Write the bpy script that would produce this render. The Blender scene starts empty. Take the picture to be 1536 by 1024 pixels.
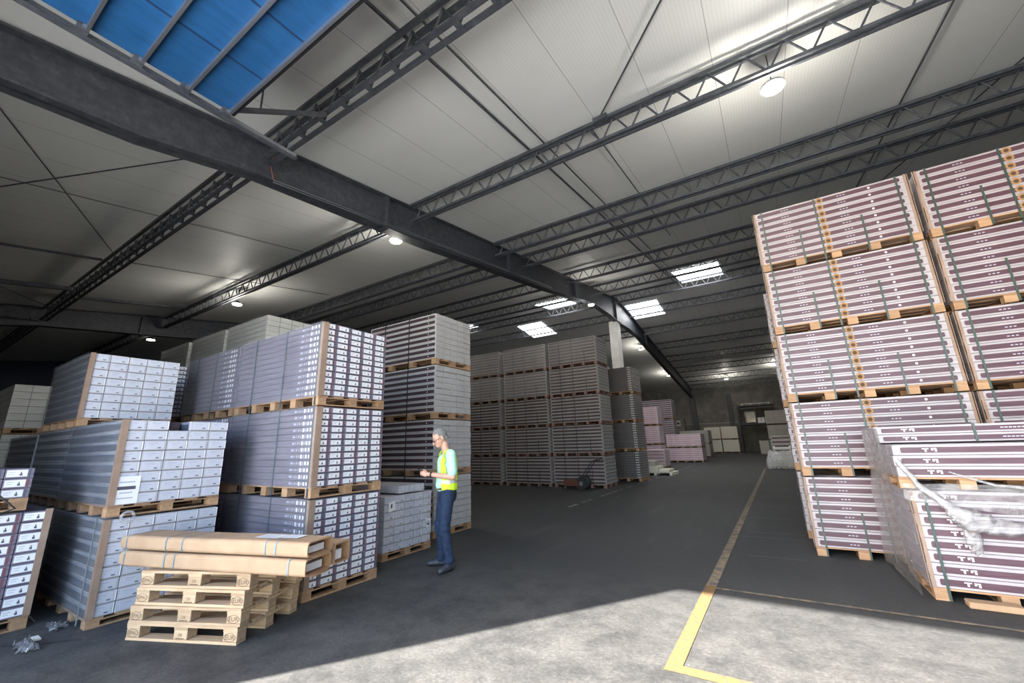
import bpy, bmesh, math, random
from mathutils import Vector, Matrix, noise
random.seed(7)
S = bpy.context.scene
C = S.collection
R = random.Random(11)

# ------------------------------------------------------------------ materials
MATS = {}
def mat(name, col=(.5, .5, .5), rough=.6, metal=0., coat=0., build=None, spec=.5, coat_rough=.12):
    if name in MATS: return MATS[name]
    m = bpy.data.materials.new(name); m.use_nodes = True
    nt = m.node_tree; b = nt.nodes['Principled BSDF']
    b.inputs['Base Color'].default_value = (*col, 1)
    b.inputs['Roughness'].default_value = rough
    b.inputs['Metallic'].default_value = metal
    b.inputs['Specular IOR Level'].default_value = spec
    b.inputs['Coat Weight'].default_value = coat
    b.inputs['Coat Roughness'].default_value = coat_rough
    if build: build(nt, b)
    MATS[name] = m
    return m
def N(nt, t, **k):
    n = nt.nodes.new(t)
    for a, v in k.items():
        if a in n.inputs: n.inputs[a].default_value = v
        else: setattr(n, a, v)
    return n
def coords(nt, kind='Object', scale=(1, 1, 1), rot=(0, 0, 0)):
    tc = N(nt, 'ShaderNodeTexCoord'); mp = N(nt, 'ShaderNodeMapping')
    mp.inputs['Scale'].default_value = scale; mp.inputs['Rotation'].default_value = rot
    nt.links.new(tc.outputs[kind], mp.inputs['Vector'])
    return mp.outputs['Vector']
def noise_tex(nt, vec, scale, detail=4, rough=.6):
    n = N(nt, 'ShaderNodeTexNoise'); n.inputs['Scale'].default_value = scale
    n.inputs['Detail'].default_value = detail; n.inputs['Roughness'].default_value = rough
    nt.links.new(vec, n.inputs['Vector']); return n.outputs['Fac']
def ramp(nt, fac, stops):
    r = N(nt, 'ShaderNodeValToRGB'); e = r.color_ramp.elements
    while len(e) < len(stops): e.new(.5)
    for i, (p, c) in enumerate(stops):
        e[i].position = p; e[i].color = (*c, 1) if len(c) == 3 else c
    nt.links.new(fac, r.inputs['Fac']); return r.outputs['Color']
def mixc(nt, fac, a, b, mode='MIX'):
    m = N(nt, 'ShaderNodeMix', data_type='RGBA', blend_type=mode)
    for sock, v in ((m.inputs[0], fac), (m.inputs[6], a), (m.inputs[7], b)):
        if isinstance(v, (int, float)): sock.default_value = v
        elif isinstance(v, tuple): sock.default_value = (*v, 1)
        else: nt.links.new(v, sock)
    return m.outputs[2]
def bump(nt, b, h, strength=.3, dist=.02, target='Normal'):
    n = N(nt, 'ShaderNodeBump'); n.inputs['Strength'].default_value = strength; n.inputs['Distance'].default_value = dist
    nt.links.new(h, n.inputs['Height']); nt.links.new(n.outputs['Normal'], b.inputs[target])

def b_noise(c0, c1, scale, sc3=(1, 1, 1), bs=0, bd=.01, lo=.35, hi=.65, kind='Object', detail=5):
    def f(nt, b):
        v = coords(nt, kind, sc3); n = noise_tex(nt, v, scale, detail)
        nt.links.new(ramp(nt, n, [(lo, c0), (hi, c1)]), b.inputs['Base Color'])
        if bs: bump(nt, b, n, bs, bd)
    return f

def b_floor(nt, b):
    v = coords(nt, 'Object')
    big = noise_tex(nt, v, .35, 5, .6)
    fine = noise_tex(nt, v, 9, 8, .75)
    streak = noise_tex(nt, coords(nt, 'Object', (1, .12, 1), (0, 0, .35)), 2.2, 5, .65)
    c = ramp(nt, big, [(.3, (.027, .028, .029)), (.7, (.044, .045, .046))])
    c = mixc(nt, .5, c, ramp(nt, fine, [(.35, (.021, .021, .023)), (.6, (.062, .062, .062))]))
    c = mixc(nt, ramp(nt, streak, [(.55, (0, 0, 0)), (.75, (.45, .45, .45))]), c, (.105, .104, .10))
    # lighter, mottled concrete towards the doorway (y < 5)
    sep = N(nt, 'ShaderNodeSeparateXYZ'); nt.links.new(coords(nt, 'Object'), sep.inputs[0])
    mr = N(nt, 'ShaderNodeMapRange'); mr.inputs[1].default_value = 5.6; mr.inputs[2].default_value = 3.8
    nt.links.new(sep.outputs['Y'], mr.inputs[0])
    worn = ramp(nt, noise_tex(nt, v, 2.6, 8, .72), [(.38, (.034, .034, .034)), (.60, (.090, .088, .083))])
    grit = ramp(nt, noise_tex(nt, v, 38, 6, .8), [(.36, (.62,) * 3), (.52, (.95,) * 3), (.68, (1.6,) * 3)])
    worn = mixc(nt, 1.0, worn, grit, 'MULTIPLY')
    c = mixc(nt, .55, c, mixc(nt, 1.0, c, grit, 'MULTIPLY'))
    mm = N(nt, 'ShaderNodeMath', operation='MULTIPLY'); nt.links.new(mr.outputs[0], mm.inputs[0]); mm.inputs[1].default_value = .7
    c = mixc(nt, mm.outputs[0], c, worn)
    nt.links.new(c, b.inputs['Base Color'])
    nt.links.new(ramp(nt, fine, [(.3, (.62,) * 3), (.7, (.85,) * 3)]), b.inputs['Roughness'])
    bump(nt, b, fine, .35, .006)
def b_ceiling(nt, b):
    v = coords(nt, 'Object'); sep = N(nt, 'ShaderNodeSeparateXYZ'); nt.links.new(v, sep.inputs[0])
    def saw(period, width):
        d = N(nt, 'ShaderNodeMath', operation='DIVIDE'); nt.links.new(sep.outputs['X'], d.inputs[0]); d.inputs[1].default_value = period
        fr = N(nt, 'ShaderNodeMath', operation='FRACT'); nt.links.new(d.outputs[0], fr.inputs[0])
        lt = N(nt, 'ShaderNodeMath', operation='LESS_THAN'); nt.links.new(fr.outputs[0], lt.inputs[0]); lt.inputs[1].default_value = width
        return lt.outputs[0]
    seam = saw(1.15, .012); rib = saw(.0575, .45)
    n = noise_tex(nt, v, .5, 4)
    c = ramp(nt, n, [(.3, (.76, .765, .73)), (.7, (.82, .825, .79))])
    c = mixc(nt, seam, c, (.42, .42, .40))
    rm = N(nt, 'ShaderNodeMath', operation='MULTIPLY'); nt.links.new(rib, rm.inputs[0]); rm.inputs[1].default_value = .16
    c = mixc(nt, rm.outputs[0], c, (.58, .58, .56))
    nt.links.new(c, b.inputs['Base Color']); bump(nt, b, rib, .25, .004)
def b_steel(nt, b):
    v = coords(nt, 'Object'); n = noise_tex(nt, v, 6, 7, .75)
    nt.links.new(ramp(nt, n, [(.42, (.042, .046, .056)), (.62, (.075, .080, .092)), (.72, (.16, .16, .16))]), b.inputs['Base Color'])
def b_wood(c0, c1):
    def f(nt, b):
        oi = N(nt, 'ShaderNodeObjectInfo')
        v = coords(nt, 'Object', (2, 14, 14)); n = noise_tex(nt, v, 2.0, 6, .65)
        c = ramp(nt, n, [(.3, c0), (.7, c1)])
        hsv = N(nt, 'ShaderNodeHueSaturation'); nt.links.new(c, hsv.inputs['Color'])
        mr = N(nt, 'ShaderNodeMapRange'); mr.inputs[3].default_value = .8; mr.inputs[4].default_value = 1.15
        nt.links.new(oi.outputs['Random'], mr.inputs[0]); nt.links.new(mr.outputs[0], hsv.inputs['Value'])
        nt.links.new(hsv.outputs['Color'], b.inputs['Base Color'])
    return f
def b_wrap(col, col2, bs=.5):
    """a pack's face seen under tight stretch film: the coat carries long horizontal wrinkles"""
    def f(nt, b):
        oi = N(nt, 'ShaderNodeObjectInfo')
        v = coords(nt, 'Object', (1.2, 1.2, 10)); add = N(nt, 'ShaderNodeVectorMath', operation='ADD')
        nt.links.new(v, add.inputs[0]); nt.links.new(oi.outputs['Location'], add.inputs[1])
        n = noise_tex(nt, add.outputs[0], 2.5, 5, .6)
        nt.links.new(ramp(nt, n, [(.35, col), (.7, col2)]), b.inputs['Base Color'])
        bump(nt, b, n, bs, .02, 'Coat Normal')
    return f
def m_film(name, white, gloss, stretch=(1.2, 1.2, 9), bs=.9, rough=.1):
    if name in MATS: return MATS[name]
    m = bpy.data.materials.new(name); m.use_nodes = True; nt = m.node_tree; nt.nodes.clear()
    out = N(nt, 'ShaderNodeOutputMaterial'); tr = N(nt, 'ShaderNodeBsdfTransparent'); gl = N(nt, 'ShaderNodeBsdfGlossy'); df = N(nt, 'ShaderNodeBsdfDiffuse')
    gl.inputs['Roughness'].default_value = rough; gl.inputs['Color'].default_value = (.9, .9, .9, 1); df.inputs['Color'].default_value = (.85, .85, .87, 1)
    v = coords(nt, 'Object', stretch); n = noise_tex(nt, v, 3, 6, .65)
    bp = N(nt, 'ShaderNodeBump'); bp.inputs['Strength'].default_value = bs; bp.inputs['Distance'].default_value = .03
    nt.links.new(n, bp.inputs['Height']); nt.links.new(bp.outputs[0], gl.inputs['Normal'])
    m1 = N(nt, 'ShaderNodeMixShader'); m2 = N(nt, 'ShaderNodeMixShader')
    f1 = ramp(nt, n, [(.4, (white * .4,) * 3), (.75, (white * 1.8,) * 3)])
    nt.links.new(f1, m1.inputs[0]); nt.links.new(tr.outputs[0], m1.inputs[1]); nt.links.new(df.outputs[0], m1.inputs[2])
    fr = N(nt, 'ShaderNodeLayerWeight'); fr.inputs['Blend'].default_value = .25; nt.links.new(bp.outputs[0], fr.inputs['Normal'])
    ad = N(nt, 'ShaderNodeMath', operation='MULTIPLY_ADD'); nt.links.new(fr.outputs['Fresnel'], ad.inputs[0]); ad.inputs[1].default_value = .7; ad.inputs[2].default_value = gloss; ad.use_clamp = True
    nt.links.new(ad.outputs[0], m2.inputs[0]); nt.links.new(m1.outputs[0], m2.inputs[1]); nt.links.new(gl.outputs[0], m2.inputs[2])
    nt.links.new(m2.outputs[0], out.inputs[0]); MATS[name] = m; return m
def m_emit(name, col, s):
    def f(nt, b):
        b.inputs['Emission Color'].default_value = (*col, 1); b.inputs['Emission Strength'].default_value = s
    return mat(name, col, .5, build=f)

FLOOR = mat('floor', rough=.75, build=b_floor)
CEIL = mat('ceiling_panel', rough=.55, build=b_ceiling)
STEEL = mat('dark_painted_steel', rough=.55, build=b_steel)
CONC = mat('concrete', rough=.9, build=b_noise((.14, .135, .125), (.23, .22, .205), 1.2, bs=.2))
CONCL = mat('pale_concrete', rough=.85, build=b_noise((.55, .54, .49), (.68, .67, .62), 2.0))
BLUEWALL = mat('dark_blue_sheet', rough=.6, build=b_noise((.018, .03, .07), (.03, .045, .10), 1.0))
BLUE = mat('blue_door_sheet', rough=.5, build=b_noise((.008, .065, .18), (.013, .088, .235), 1.5, (6, 1, 1)))
BLUEDK = mat('blue_door_joint', (.006, .025, .08), .6)
ALU = mat('galvanised_steel', (.42, .44, .47), .35, .9)
WOOD = mat('pallet_wood', rough=.8, build=b_wood((.29, .165, .09), (.43, .27, .155)))
WOODN = mat('pallet_wood_new', rough=.8, build=b_wood((.40, .26, .15), (.58, .41, .255)))
BOARD = mat('brown_board', rough=.8, build=b_noise((.24, .16, .115), (.32, .225, .17), 5))
KRAFT = mat('kraft_cardboard', rough=.75, build=b_noise((.35, .225, .135), (.42, .285, .175), 3, bs=.15))
KRAFTIN = mat('kraft_cardboard_inside', rough=.8, build=b_noise((.28, .15, .07), (.36, .20, .10), 3))
WHITE = mat('white_carton', rough=.6, coat=.5, build=b_wrap((.32, .295, .32), (.40, .37, .40)))
GREYC = mat('grey_carton', rough=.6, coat=.35, build=b_wrap((.37, .36, .36), (.46, .45, .45)))
LBODY = mat('pale_carton', rough=.65, build=b_noise((.38, .37, .41), (.46, .45, .48), 4))
PURPLE = mat('purple_band', rough=.6, coat=.35, build=b_wrap((.058, .021, .036), (.085, .036, .055)))
DKPURPLE = mat('dark_purple_band', rough=.5, coat=.5, build=b_wrap((.030, .017, .022), (.06, .034, .042)))
SLATE = mat('slate_carton_side', rough=.5, coat=.7, build=b_wrap((.05, .065, .105), (.10, .12, .17)))
SLATEL = mat('slate_pale_seam', rough=.5, coat=.7, build=b_wrap((.20, .23, .30), (.38, .41, .48)))
PLANK = mat('purple_grey_carton_side', rough=.5, coat=.6, build=b_wrap((.115, .10, .145), (.20, .18, .235)))
PLANKE = mat('grey_carton_end', rough=.7, build=b_noise((.14, .13, .12), (.22, .20, .19), 4))
LABEL = mat('white_label', (.74, .74, .76), .5)
LABELP = mat('pale_label', (.52, .53, .59), .5)
INK = mat('dark_print', (.09, .09, .12), .6)
INKL = mat('grey_print', (.40, .41, .50), .6)
RED = mat('red_print', (.17, .06, .075), .6)
DOT = mat('white_print', (.80, .78, .80), .5)
KNOT = mat('brown_hole', (.30, .17, .08), .8)
KNOTD = mat('dark_hole', (.07, .04, .02), .8)
STRAP = mat('green_strap', (.035, .06, .052), .4)
STRAPB = mat('grey_strap', (.20, .24, .25), .4)
PINK = mat('pink_carton', rough=.6, coat=.5, build=b_wrap((.76, .62, .70), (.86, .78, .83)))
PINKB = mat('pink_band', rough=.6, coat=.5, build=b_wrap((.48, .27, .37), (.66, .48, .57)))
CREAM = mat('cream_board', (.74, .72, .63), .7)
YEL = mat('yellow_floor_paint', rough=.8, build=b_noise((.225, .118, .034), (.085, .07, .05), 26, lo=.42, hi=.66, detail=8))
YELW = mat('worn_yellow_floor_paint', rough=.8, build=b_noise((.28, .21, .13), (.10, .09, .08), 9, lo=.4, hi=.6))
WLINE = mat('worn_white_floor_paint', rough=.8, build=b_noise((.30, .30, .29), (.10, .10, .10), 5, lo=.45, hi=.6))
SCRATCH = mat('scratched_floor', (.15, .15, .148), .8)
BLACK = mat('black_rubber', (.015, .015, .017), .6)
ORANGE = mat('orange_paint', (.085, .028, .014), .6)
FILM = m_film('tight_stretch_film', .11, .05, (.5, .5, 8), .45, .22)
FILML = m_film('loose_stretch_film', .20, .05, (5, 5, 5), 1.0, .15)
FILMW = m_film('bunched_stretch_film', .17, .07, (7, 7, 7), .8, .25)
SKYL = m_emit('daylit_skylight', (1, 1, 1), 13.0)
LAMPE = m_emit('lit_lamp', (1, .95, .85), 60.0)
LAMPFAR = m_emit('lit_lamp_small', (1, .97, .9), 30.0)

# ------------------------------------------------------------------ mesh helper
class MB:
    def __init__(s): s.v = []; s.f = []; s.m = []; s.mats = []
    def mi(s, m):
        if m not in s.mats: s.mats.append(m)
        return s.mats.index(m)
    def add(s, vs, fs, m):
        o = len(s.v); s.v += [tuple(v) for v in vs]; i = s.mi(m)
        for f in fs: s.f.append([a + o for a in f]); s.m.append(i)
    def box(s, a, b, m, M=None):
        x0, y0, z0 = a; x1, y1, z1 = b
        vs = [Vector(p) for p in ((x0, y0, z0), (x1, y0, z0), (x1, y1, z0), (x0, y1, z0), (x0, y0, z1), (x1, y0, z1), (x1, y1, z1), (x0, y1, z1))]
        if M is not None: vs = [M @ v for v in vs]
        s.add(vs, [(0, 3, 2, 1), (4, 5, 6, 7), (0, 1, 5, 4), (1, 2, 6, 5), (2, 3, 7, 6), (3, 0, 4, 7)], m)
    def bbox(s, a, b, m, e=.006):
        """box with chamfered edges"""
        bm = bmesh.new(); bmesh.ops.create_cube(bm, size=1)
        sx, sy, sz = (b[i] - a[i] for i in range(3))
        for v in bm.verts: v.co = Vector(((a[0] + b[0]) / 2 + v.co.x * sx, (a[1] + b[1]) / 2 + v.co.y * sy, (a[2] + b[2]) / 2 + v.co.z * sz))
        bmesh.ops.bevel(bm, geom=bm.edges[:], offset=e, segments=1, affect='EDGES', profile=.5)
        bm.verts.index_update(); s.add([v.co.copy() for v in bm.verts], [[v.index for v in f.verts] for f in bm.faces], m); bm.free()
    def quad(s, p, m): s.add(p, [tuple(range(len(p)))], m)
    def fy(s, x0, x1, z0, z1, y, m): s.quad([(x0, y, z0), (x1, y, z0), (x1, y, z1), (x0, y, z1)], m)      # faces -y
    def fx(s, y0, y1, z0, z1, x, m): s.quad([(x, y0, z0), (x, y1, z0), (x, y1, z1), (x, y0, z1)], m)      # faces +x
    def fz(s, x0, x1, y0, y1, z, m): s.quad([(x0, y0, z), (x1, y0, z), (x1, y1, z), (x0, y1, z)], m)
    def tube(s, pts, r, m, n=8, cap=True):
        pts = [Vector(p) for p in pts]; rs = r if isinstance(r, (list, tuple)) else [r] * len(pts)
        rings = []; up = None
        for i, p in enumerate(pts):
            t = (pts[min(i + 1, len(pts) - 1)] - pts[max(i - 1, 0)]).normalized()
            if up is None: up = t.orthogonal().normalized()
            up = (up - t * up.dot(t)).normalized(); w = t.cross(up)
            rings.append([p + (up * math.cos(2 * math.pi * k / n) + w * math.sin(2 * math.pi * k / n)) * rs[i] for k in range(n)])
        vs = [v for g in rings for v in g]; fs = []
        for i in range(len(pts) - 1):
            for k in range(n): fs.append((i * n + k, i * n + (k + 1) % n, (i + 1) * n + (k + 1) % n, (i + 1) * n + k))
        if cap: fs.append(tuple(range(n))[::-1]); fs.append(tuple(range((len(pts) - 1) * n, len(pts) * n)))
        s.add(vs, fs, m)
    def bar(s, p, q, w, h, m, up=(0, 0, 1)):
        p = Vector(p); q = Vector(q); t = (q - p); L = t.length; t.normalize(); u = Vector(up); a = t.cross(u).normalized(); u = a.cross(t)
        M = Matrix((( t.x, a.x, u.x, p.x), (t.y, a.y, u.y, p.y), (t.z, a.z, u.z, p.z), (0, 0, 0, 1)))
        s.box((0, -w / 2, -h / 2), (L, w / 2, h / 2), m, M)
    def cyl(s, c, r, z0, z1, m, n=20, r2=None):
        s.tube([(c[0], c[1], z0), (c[0], c[1], z1)], [r, r if r2 is None else r2], m, n)
    def ring(s, c, r0, r1, axis_x, axis_y, m, n=18, a0=0, a1=2 * math.pi):
        c = Vector(c); ax = Vector(axis_x); ay = Vector(axis_y); vs = []; fs = []
        for k in range(n + 1):
            t = a0 + (a1 - a0) * k / n; d = ax * math.cos(t) + ay * math.sin(t); vs += [c + d * r0, c + d * r1]
        for k in range(n): fs.append((2 * k, 2 * k + 1, 2 * k + 3, 2 * k + 2))
        s.add(vs, fs, m)
    def mesh(s, name, smooth=False):
        me = bpy.data.meshes.new(name); me.from_pydata(s.v, [], s.f)
        for m in s.mats: me.materials.append(m)
        me.polygons.foreach_set('material_index', s.m)
        if smooth: me.polygons.foreach_set('use_smooth', [True] * len(s.f))
        me.update(); return me
    def build(s, name, parent=None, loc=None, smooth=False, **tags): return obj(name, s.mesh(name, smooth), parent, loc, **tags)
def obj(name, me, parent=None, loc=None, rot=None, **tags):
    o = bpy.data.objects.new(name, me); C.objects.link(o)
    if parent: o.parent = parent
    if loc is not None: o.location = loc
    if rot is not None: o.rotation_euler = rot
    tag(o, **tags); return o
def tag(o, label=None, cat=None, group=None, kind=None):
    if label: o['label'] = label
    if cat: o['category'] = cat
    if group: o['group'] = group
    if kind: o['kind'] = kind
    return o
def thing(name, label, cat, loc=(0, 0, 0), rz=0, group=None, kind=None):
    o = bpy.data.objects.new(name, None); C.objects.link(o); o.location = loc; o.rotation_euler = (0, 0, rz); o.empty_display_size = .1
    return tag(o, label, cat, group, kind)
CACHE = {}
def cached(key, fn):
    if key not in CACHE: CACHE[key] = fn()
    return CACHE[key]

# ------------------------------------------------------------------ the hall
YN, YF, YR = -1.46, 52.0, 26.0          # near wall, far wall, ridge
XL, XR = -42.0, 26.0
def roof(y): return 7.15 + .142 * (y if y < YR else 2 * YR - y)
m = MB(); m.box((XL - .3, YN - .25, -.2), (XR + .3, YF + .3, 0), FLOOR); m.build('floor', kind='structure', label='dark worn asphalt floor of the storage hall', cat='floor')
m = MB(); m.box((-80, -60, -.25), (70, YN - .26, -.01), mat('outside_paving', rough=.9, build=b_noise((.70, .69, .67), (.78, .77, .75), 2)))  # unseen yard, made very pale to bounce sunlight up to the ceiling
m.build('ground_outside', kind='structure', label='unseen paved yard outside the open door, pale for bounce light', cat='yard')
m = MB()
for ya, yb in ((YN - .3, YR), (YR, YF + .3)):
    za, zb = roof(ya), roof(yb)
    for t0 in (0,):
        m.add([(XL - .3, ya, za), (XR + .3, ya, za), (XR + .3, yb, zb), (XL - .3, yb, zb), (XL - .3, ya, za + .2), (XR + .3, ya, za + .2), (XR + .3, yb, zb + .2), (XL - .3, yb, zb + .2)],
              [(0, 3, 2, 1), (4, 5, 6, 7), (0, 1, 5, 4), (1, 2, 6, 5), (2, 3, 7, 6), (3, 0, 4, 7)], CEIL)
m.build('ceiling', kind='structure', label='pale ribbed panel ceiling rising to a ridge', cat='ceiling')
DX0, DX1, DH = -5.7, 4.2, 5.3           # door opening
m = MB(); zc = roof(YN)
m.box((XL, YN - .25, 0), (DX0, YN, zc), CONC); m.box((DX1, YN - .25, 0), (XR, YN, zc), CONC); m.box((DX0, YN - .25, DH), (DX1, YN, zc), CONC)
m.build('wall_front', kind='structure', label='front wall around the open door', cat='wall')
m = MB()
m.box((XL, YF, 0), (XR, YF + .25, roof(YF)), CONC)
for x in range(-40, 26, 4): m.box((x, YF - .01, 0), (x + .03, YF, roof(YF) - .02), STEEL)
m.box((XL, YF - .015, 3.1), (XR, YF, 3.2), mat('pale_wall_joint', (.32, .31, .29), .8))
m.build('wall_back', kind='structure', label='grey concrete wall at the far end of the hall', cat='wall')
def gable(x0, x1, mt, nm, lab):
    m = MB(); pts = [(YN, 0), (YF, 0), (YF, roof(YF)), (YR, roof(YR)), (YN, roof(YN))]
    m.add([(x0, y, z) for y, z in pts] + [(x1, y, z) for y, z in pts], [(0, 1, 2, 3, 4), (9, 8, 7, 6, 5)] + [(i, i + 5, (i + 1) % 5 + 5, (i + 1) % 5) for i in range(5)], mt)
    m.build(nm, kind='structure', label=lab, cat='wall')
gable(XL - .25, XL, BLUEWALL, 'wall_left', 'dark blue sheet wall beyond the pallet rows')
gable(XR, XR + .25, CONC, 'wall_right', 'grey concrete wall beyond the purple striped stacks')

# floor paint
m = MB(); m.fz(-.905, -.80, 3.28, 5.15, .004, YEL); m.fz(-.905, 1.8, 3.24, 3.345, .0042, YEL); m.build('floor_marking', kind='structure', label='yellow painted corner line on the sunlit floor', cat='floor line')
m = MB(); m.fz(-.90, -.80, 5.15, 24, .004, YELW); m.fz(-.80, 6, 5.07, 5.115, .004, YELW); m.build('floor_marking', kind='structure', label='worn brownish painted line running into the hall', cat='floor line')
m = MB(); m.fz(-4.6, -4.5, 9.6, 10.1, .004, WLINE)
y = 10.4
while y < 27: m.fz(-4.58, -4.52, y, y + R.uniform(.3, 1.3), .004, WLINE); y += R.uniform(1.0, 1.5)
m.build('floor_marking', kind='structure', label='broken white line along the dark row of stacks', cat='floor line')
m = MB()
for y, x0, x1 in ((7.8, -.75, .1), (8.2, -.7, .12), (9.6, -.72, .1), (11.2, -.8, .12), (13, -.78, .1), (14.8, -.8, .12), (17, -.8, .1), (6.6, -.6, 0.05)):
    m.quad([(x0, y, .004), (x1, y + .03, .004), (x1, y + .045, .004), (x0, y + .02, .004)], SCRATCH)
m.build('floor_marking', kind='structure', label='fine pale scratches across the dark floor beside the striped stacks', cat='floor scratches')

# rafters: deep steel beams running front to back, haunched at the ridge column
def rafter(x, label):
    t = thing('rafter_beam', label, 'beam', (x, 0, 0), kind='structure')
    prof = [(YN + .02, .72), (1.6, .91), (3.3, .80), (8, 1.02), (16, 1.08), (21.5, .95), (24.2, 1.3), (25.7, 1.6), (YR, 1.6), (26.4, 1.6), (28, 1.3), (31, 1.0), (40, 1.05), (47, 1.0), (YF - .02, 1.0)]
    for nm, hw, za, zb in (('web', .02, 0, 1), ('top_flange', .17, 0, .04), ('bottom_flange', .17, .96, 1)):
        m = MB(); vs = []; n = len(prof)
        for y, d in prof:
            zt = roof(y) - .03
            a, b = (zt, zt - d) if nm == 'web' else ((zt, zt - .035) if nm == 'top_flange' else (zt - d + .035, zt - d))
            vs += [(-hw, y, a), (hw, y, a), (hw, y, b), (-hw, y, b)]
        fs = [(0, 1, 2, 3), tuple(4 * (n - 1) + k for k in (3, 2, 1, 0))]
        for i in range(n - 1):
            for k in range(4): fs.append((4 * i + k, 4 * i + 4 + k, 4 * i + 4 + (k + 1) % 4, 4 * i + (k + 1) % 4))
        m.add(vs, fs, STEEL); m.build(nm, t)
    for y in (6.5, 12.6, 19.0, 25.7, 33):
        d = next(prof[i][1] for i in range(len(prof)) if prof[i][0] >= y)
        m = MB(); z = roof(y) - .06; m.box((-.16, y - .06, z - d + .08), (.16, y + .06, z), STEEL); m.build('stiffener', t)
    return t
r0 = rafter(-8, 'deep dark steel rafter beam crossing the hall to the pale column')
m = MB(); m.tube([(.2, 3.6, 6.75), (.2, 16, 8.4)], .012, ALU, 6); m.build('conduit', r0)
m = MB(); m.tube([(.2, 3.6, 6.8), (.2, 16, 8.45)], .012, ALU, 6); m.build('conduit', r0)
m = MB(); m.tube([(.2, 3.55, 7.3), (.23, 3.5, 7.05), (.2, 3.6, 6.8)], .008, mat('red_cable', (.35, .10, .06), .5), 6); m.build('cable', r0)
rafter(-25, 'dark steel rafter beam far off beyond the white carton stacks')
rafter(9, 'dark steel rafter beam hidden above the striped stacks')
def column(x, y0, y1, mt, label):
    m = MB(); t = thing('column', label, 'column', (x, (y0 + y1) / 2, 0), kind='structure'); h = (y1 - y0) / 2
    zt = roof(YR) - 1.62
    m.bbox((-.27, -h, 0), (.27, h, zt), mt, .015); m.build('shaft', t)
    m = MB(); m.box((-.2, -h + .05, zt), (.2, h - .05, zt + .06), STEEL); m.build('cap_plate', t)
column(-8.2, 25.7, 26.4, CONCL, 'pale square concrete column under the roof ridge')
column(-25, 25.7, 26.4, CONC, 'grey column under the distant rafter beam')
for i, x in enumerate((-7.9, -4.2, .9, -12, 5)):
    m = MB(); m.box((x - .22, YF - .32, 0), (x + .22, YF - .02, roof(YF) - .9), STEEL); m.build('trim_%d' % (i + 1), kind='structure', label=['dark steel post on the back wall beneath the rafter beam', 'dark steel post on the back wall beside the cream boards', 'dark steel post on the back wall behind the wrapped bundles', 'dark steel post on the back wall behind the pink stacks', 'dark steel post on the back wall behind the striped stacks'][i], cat='post')

# lattice purlins ---------------------------------------------------------
TD = .56
def truss(x0, x1, y, label, style=0):
    zt = roof(y) - .105
    t = thing('lattice_truss', label, 'truss', (x0, y, zt - TD), group=None, kind='thing'); L = x1 - x0
    wide = style == 1; e = .085 if wide else .06; hw = .032 if wide else .025
    for dy in (-e, e):
        m = MB(); m.box((.12, dy - hw, TD - .075), (L - .12, dy + hw, TD), STEEL); m.build('top_chord', t)
        m = MB(); m.box((.2, dy - hw, 0), (L - .2, dy + hw, .062), STEEL); m.build('bottom_chord', t)
    n = int(round((L - .6) / .60)); st = (L - .6) / n
    a = cached(('web', round(st, 4), 0), lambda: web_bar(st, 0)); b = cached(('web', round(st, 4), 1), lambda: web_bar(st, 1))
    for k in range(n):
        obj('web_bar', a, t, (.3 + k * st, 0, 0)); obj('web_bar', b, t, (.3 + (k + .5) * st, 0, 0))
    if wide:
        for k in range(0, n, 1):
            m = cached(('batten',), lambda: batten()); obj('batten_plate', m, t, (.3 + k * st, 0, 0))
    return t
def web_bar(st, up):
    m = MB(); r = .019
    p, q = ((0, 0, .03), (st / 2, 0, TD - .03)) if not up else ((0, 0, TD - .03), (st / 2, 0, .03))
    m.tube([p, q], r, STEEL, 6); return m.mesh('web_bar')
def batten():
    m = MB(); m.box((-.05, -.11, -.006), (.05, .11, 0), STEEL); return m.mesh('batten_plate')
YT = [3.35, 7.25, 11.35, 13.3, 17.2, 20.8, 24.4, 27.9, 31.5, 35.2, 38.8, 42.5, 46.2, 49.5]
ordw = ['first', 'second', 'third', 'fourth', 'fifth', 'sixth', 'seventh', 'eighth', 'ninth', 'tenth', 'eleventh', 'twelfth', 'thirteenth', 'last']
for i, y in enumerate(YT):
    truss(-7.86, 8.86, y, f'{ordw[i]} dark lattice truss from the open door, on the aisle side of the rafter beam', 1 if i == 0 else 0)
    if i < 9: truss(-24.86, -8.14, y, f'{ordw[i]} dark lattice truss from the open door, above the carton stacks', 1 if i == 0 else 0)
for i, y in enumerate(YT[:2]): truss(-41.99, -25.14, y, f'{ordw[i]} dark lattice truss counted from the door, beyond the distant rafter beam')

# bracing rods and pipes under the roof
def rod(name, pts, r, label, cat, dz=.045, plate=None):
    m = MB(); m.tube([(x, y, roof(y) - dz) for x, y in pts], r, STEEL, 6); m.build(name, label=label, cat=cat)
rod('pipe', [(-3.89, -1.3), (-3.89, 25.9)], .028, 'thicker of two dark pipes running under the pale ceiling', 'pipe')
rod('pipe', [(-3.50, -1.3), (-3.50, 25.9)], .018, 'thinner of two dark pipes running under the pale ceiling', 'pipe')
rod('bracing_rod', [(1.1, 3.4), (-2.16, 7.2)], .016, 'diagonal brace rod meeting the second truss at a dark plate', 'brace rod')
rod('bracing_rod', [(-2.45, 7.3), (-2.45, 16)], .014, 'straight brace rod leaving the second truss over the aisle', 'brace rod')
rod('bracing_rod', [(3.5, 5), (3.4, 17)], .018, 'brace rod passing the lit lamp above the striped stacks', 'brace rod')
rod('bracing_rod', [(6.2, 7.2), (3.9, 17)], .016, 'slanting brace rod above the striped stacks', 'brace rod')
m = MB(); z = roof(7.2) - .12; m.box((-2.3, 7.12, z - .06), (-2.0, 7.32, z + .05), STEEL); m.build('brace_plate', label='dark plate joining brace rods on the second truss', cat='bracket')
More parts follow.
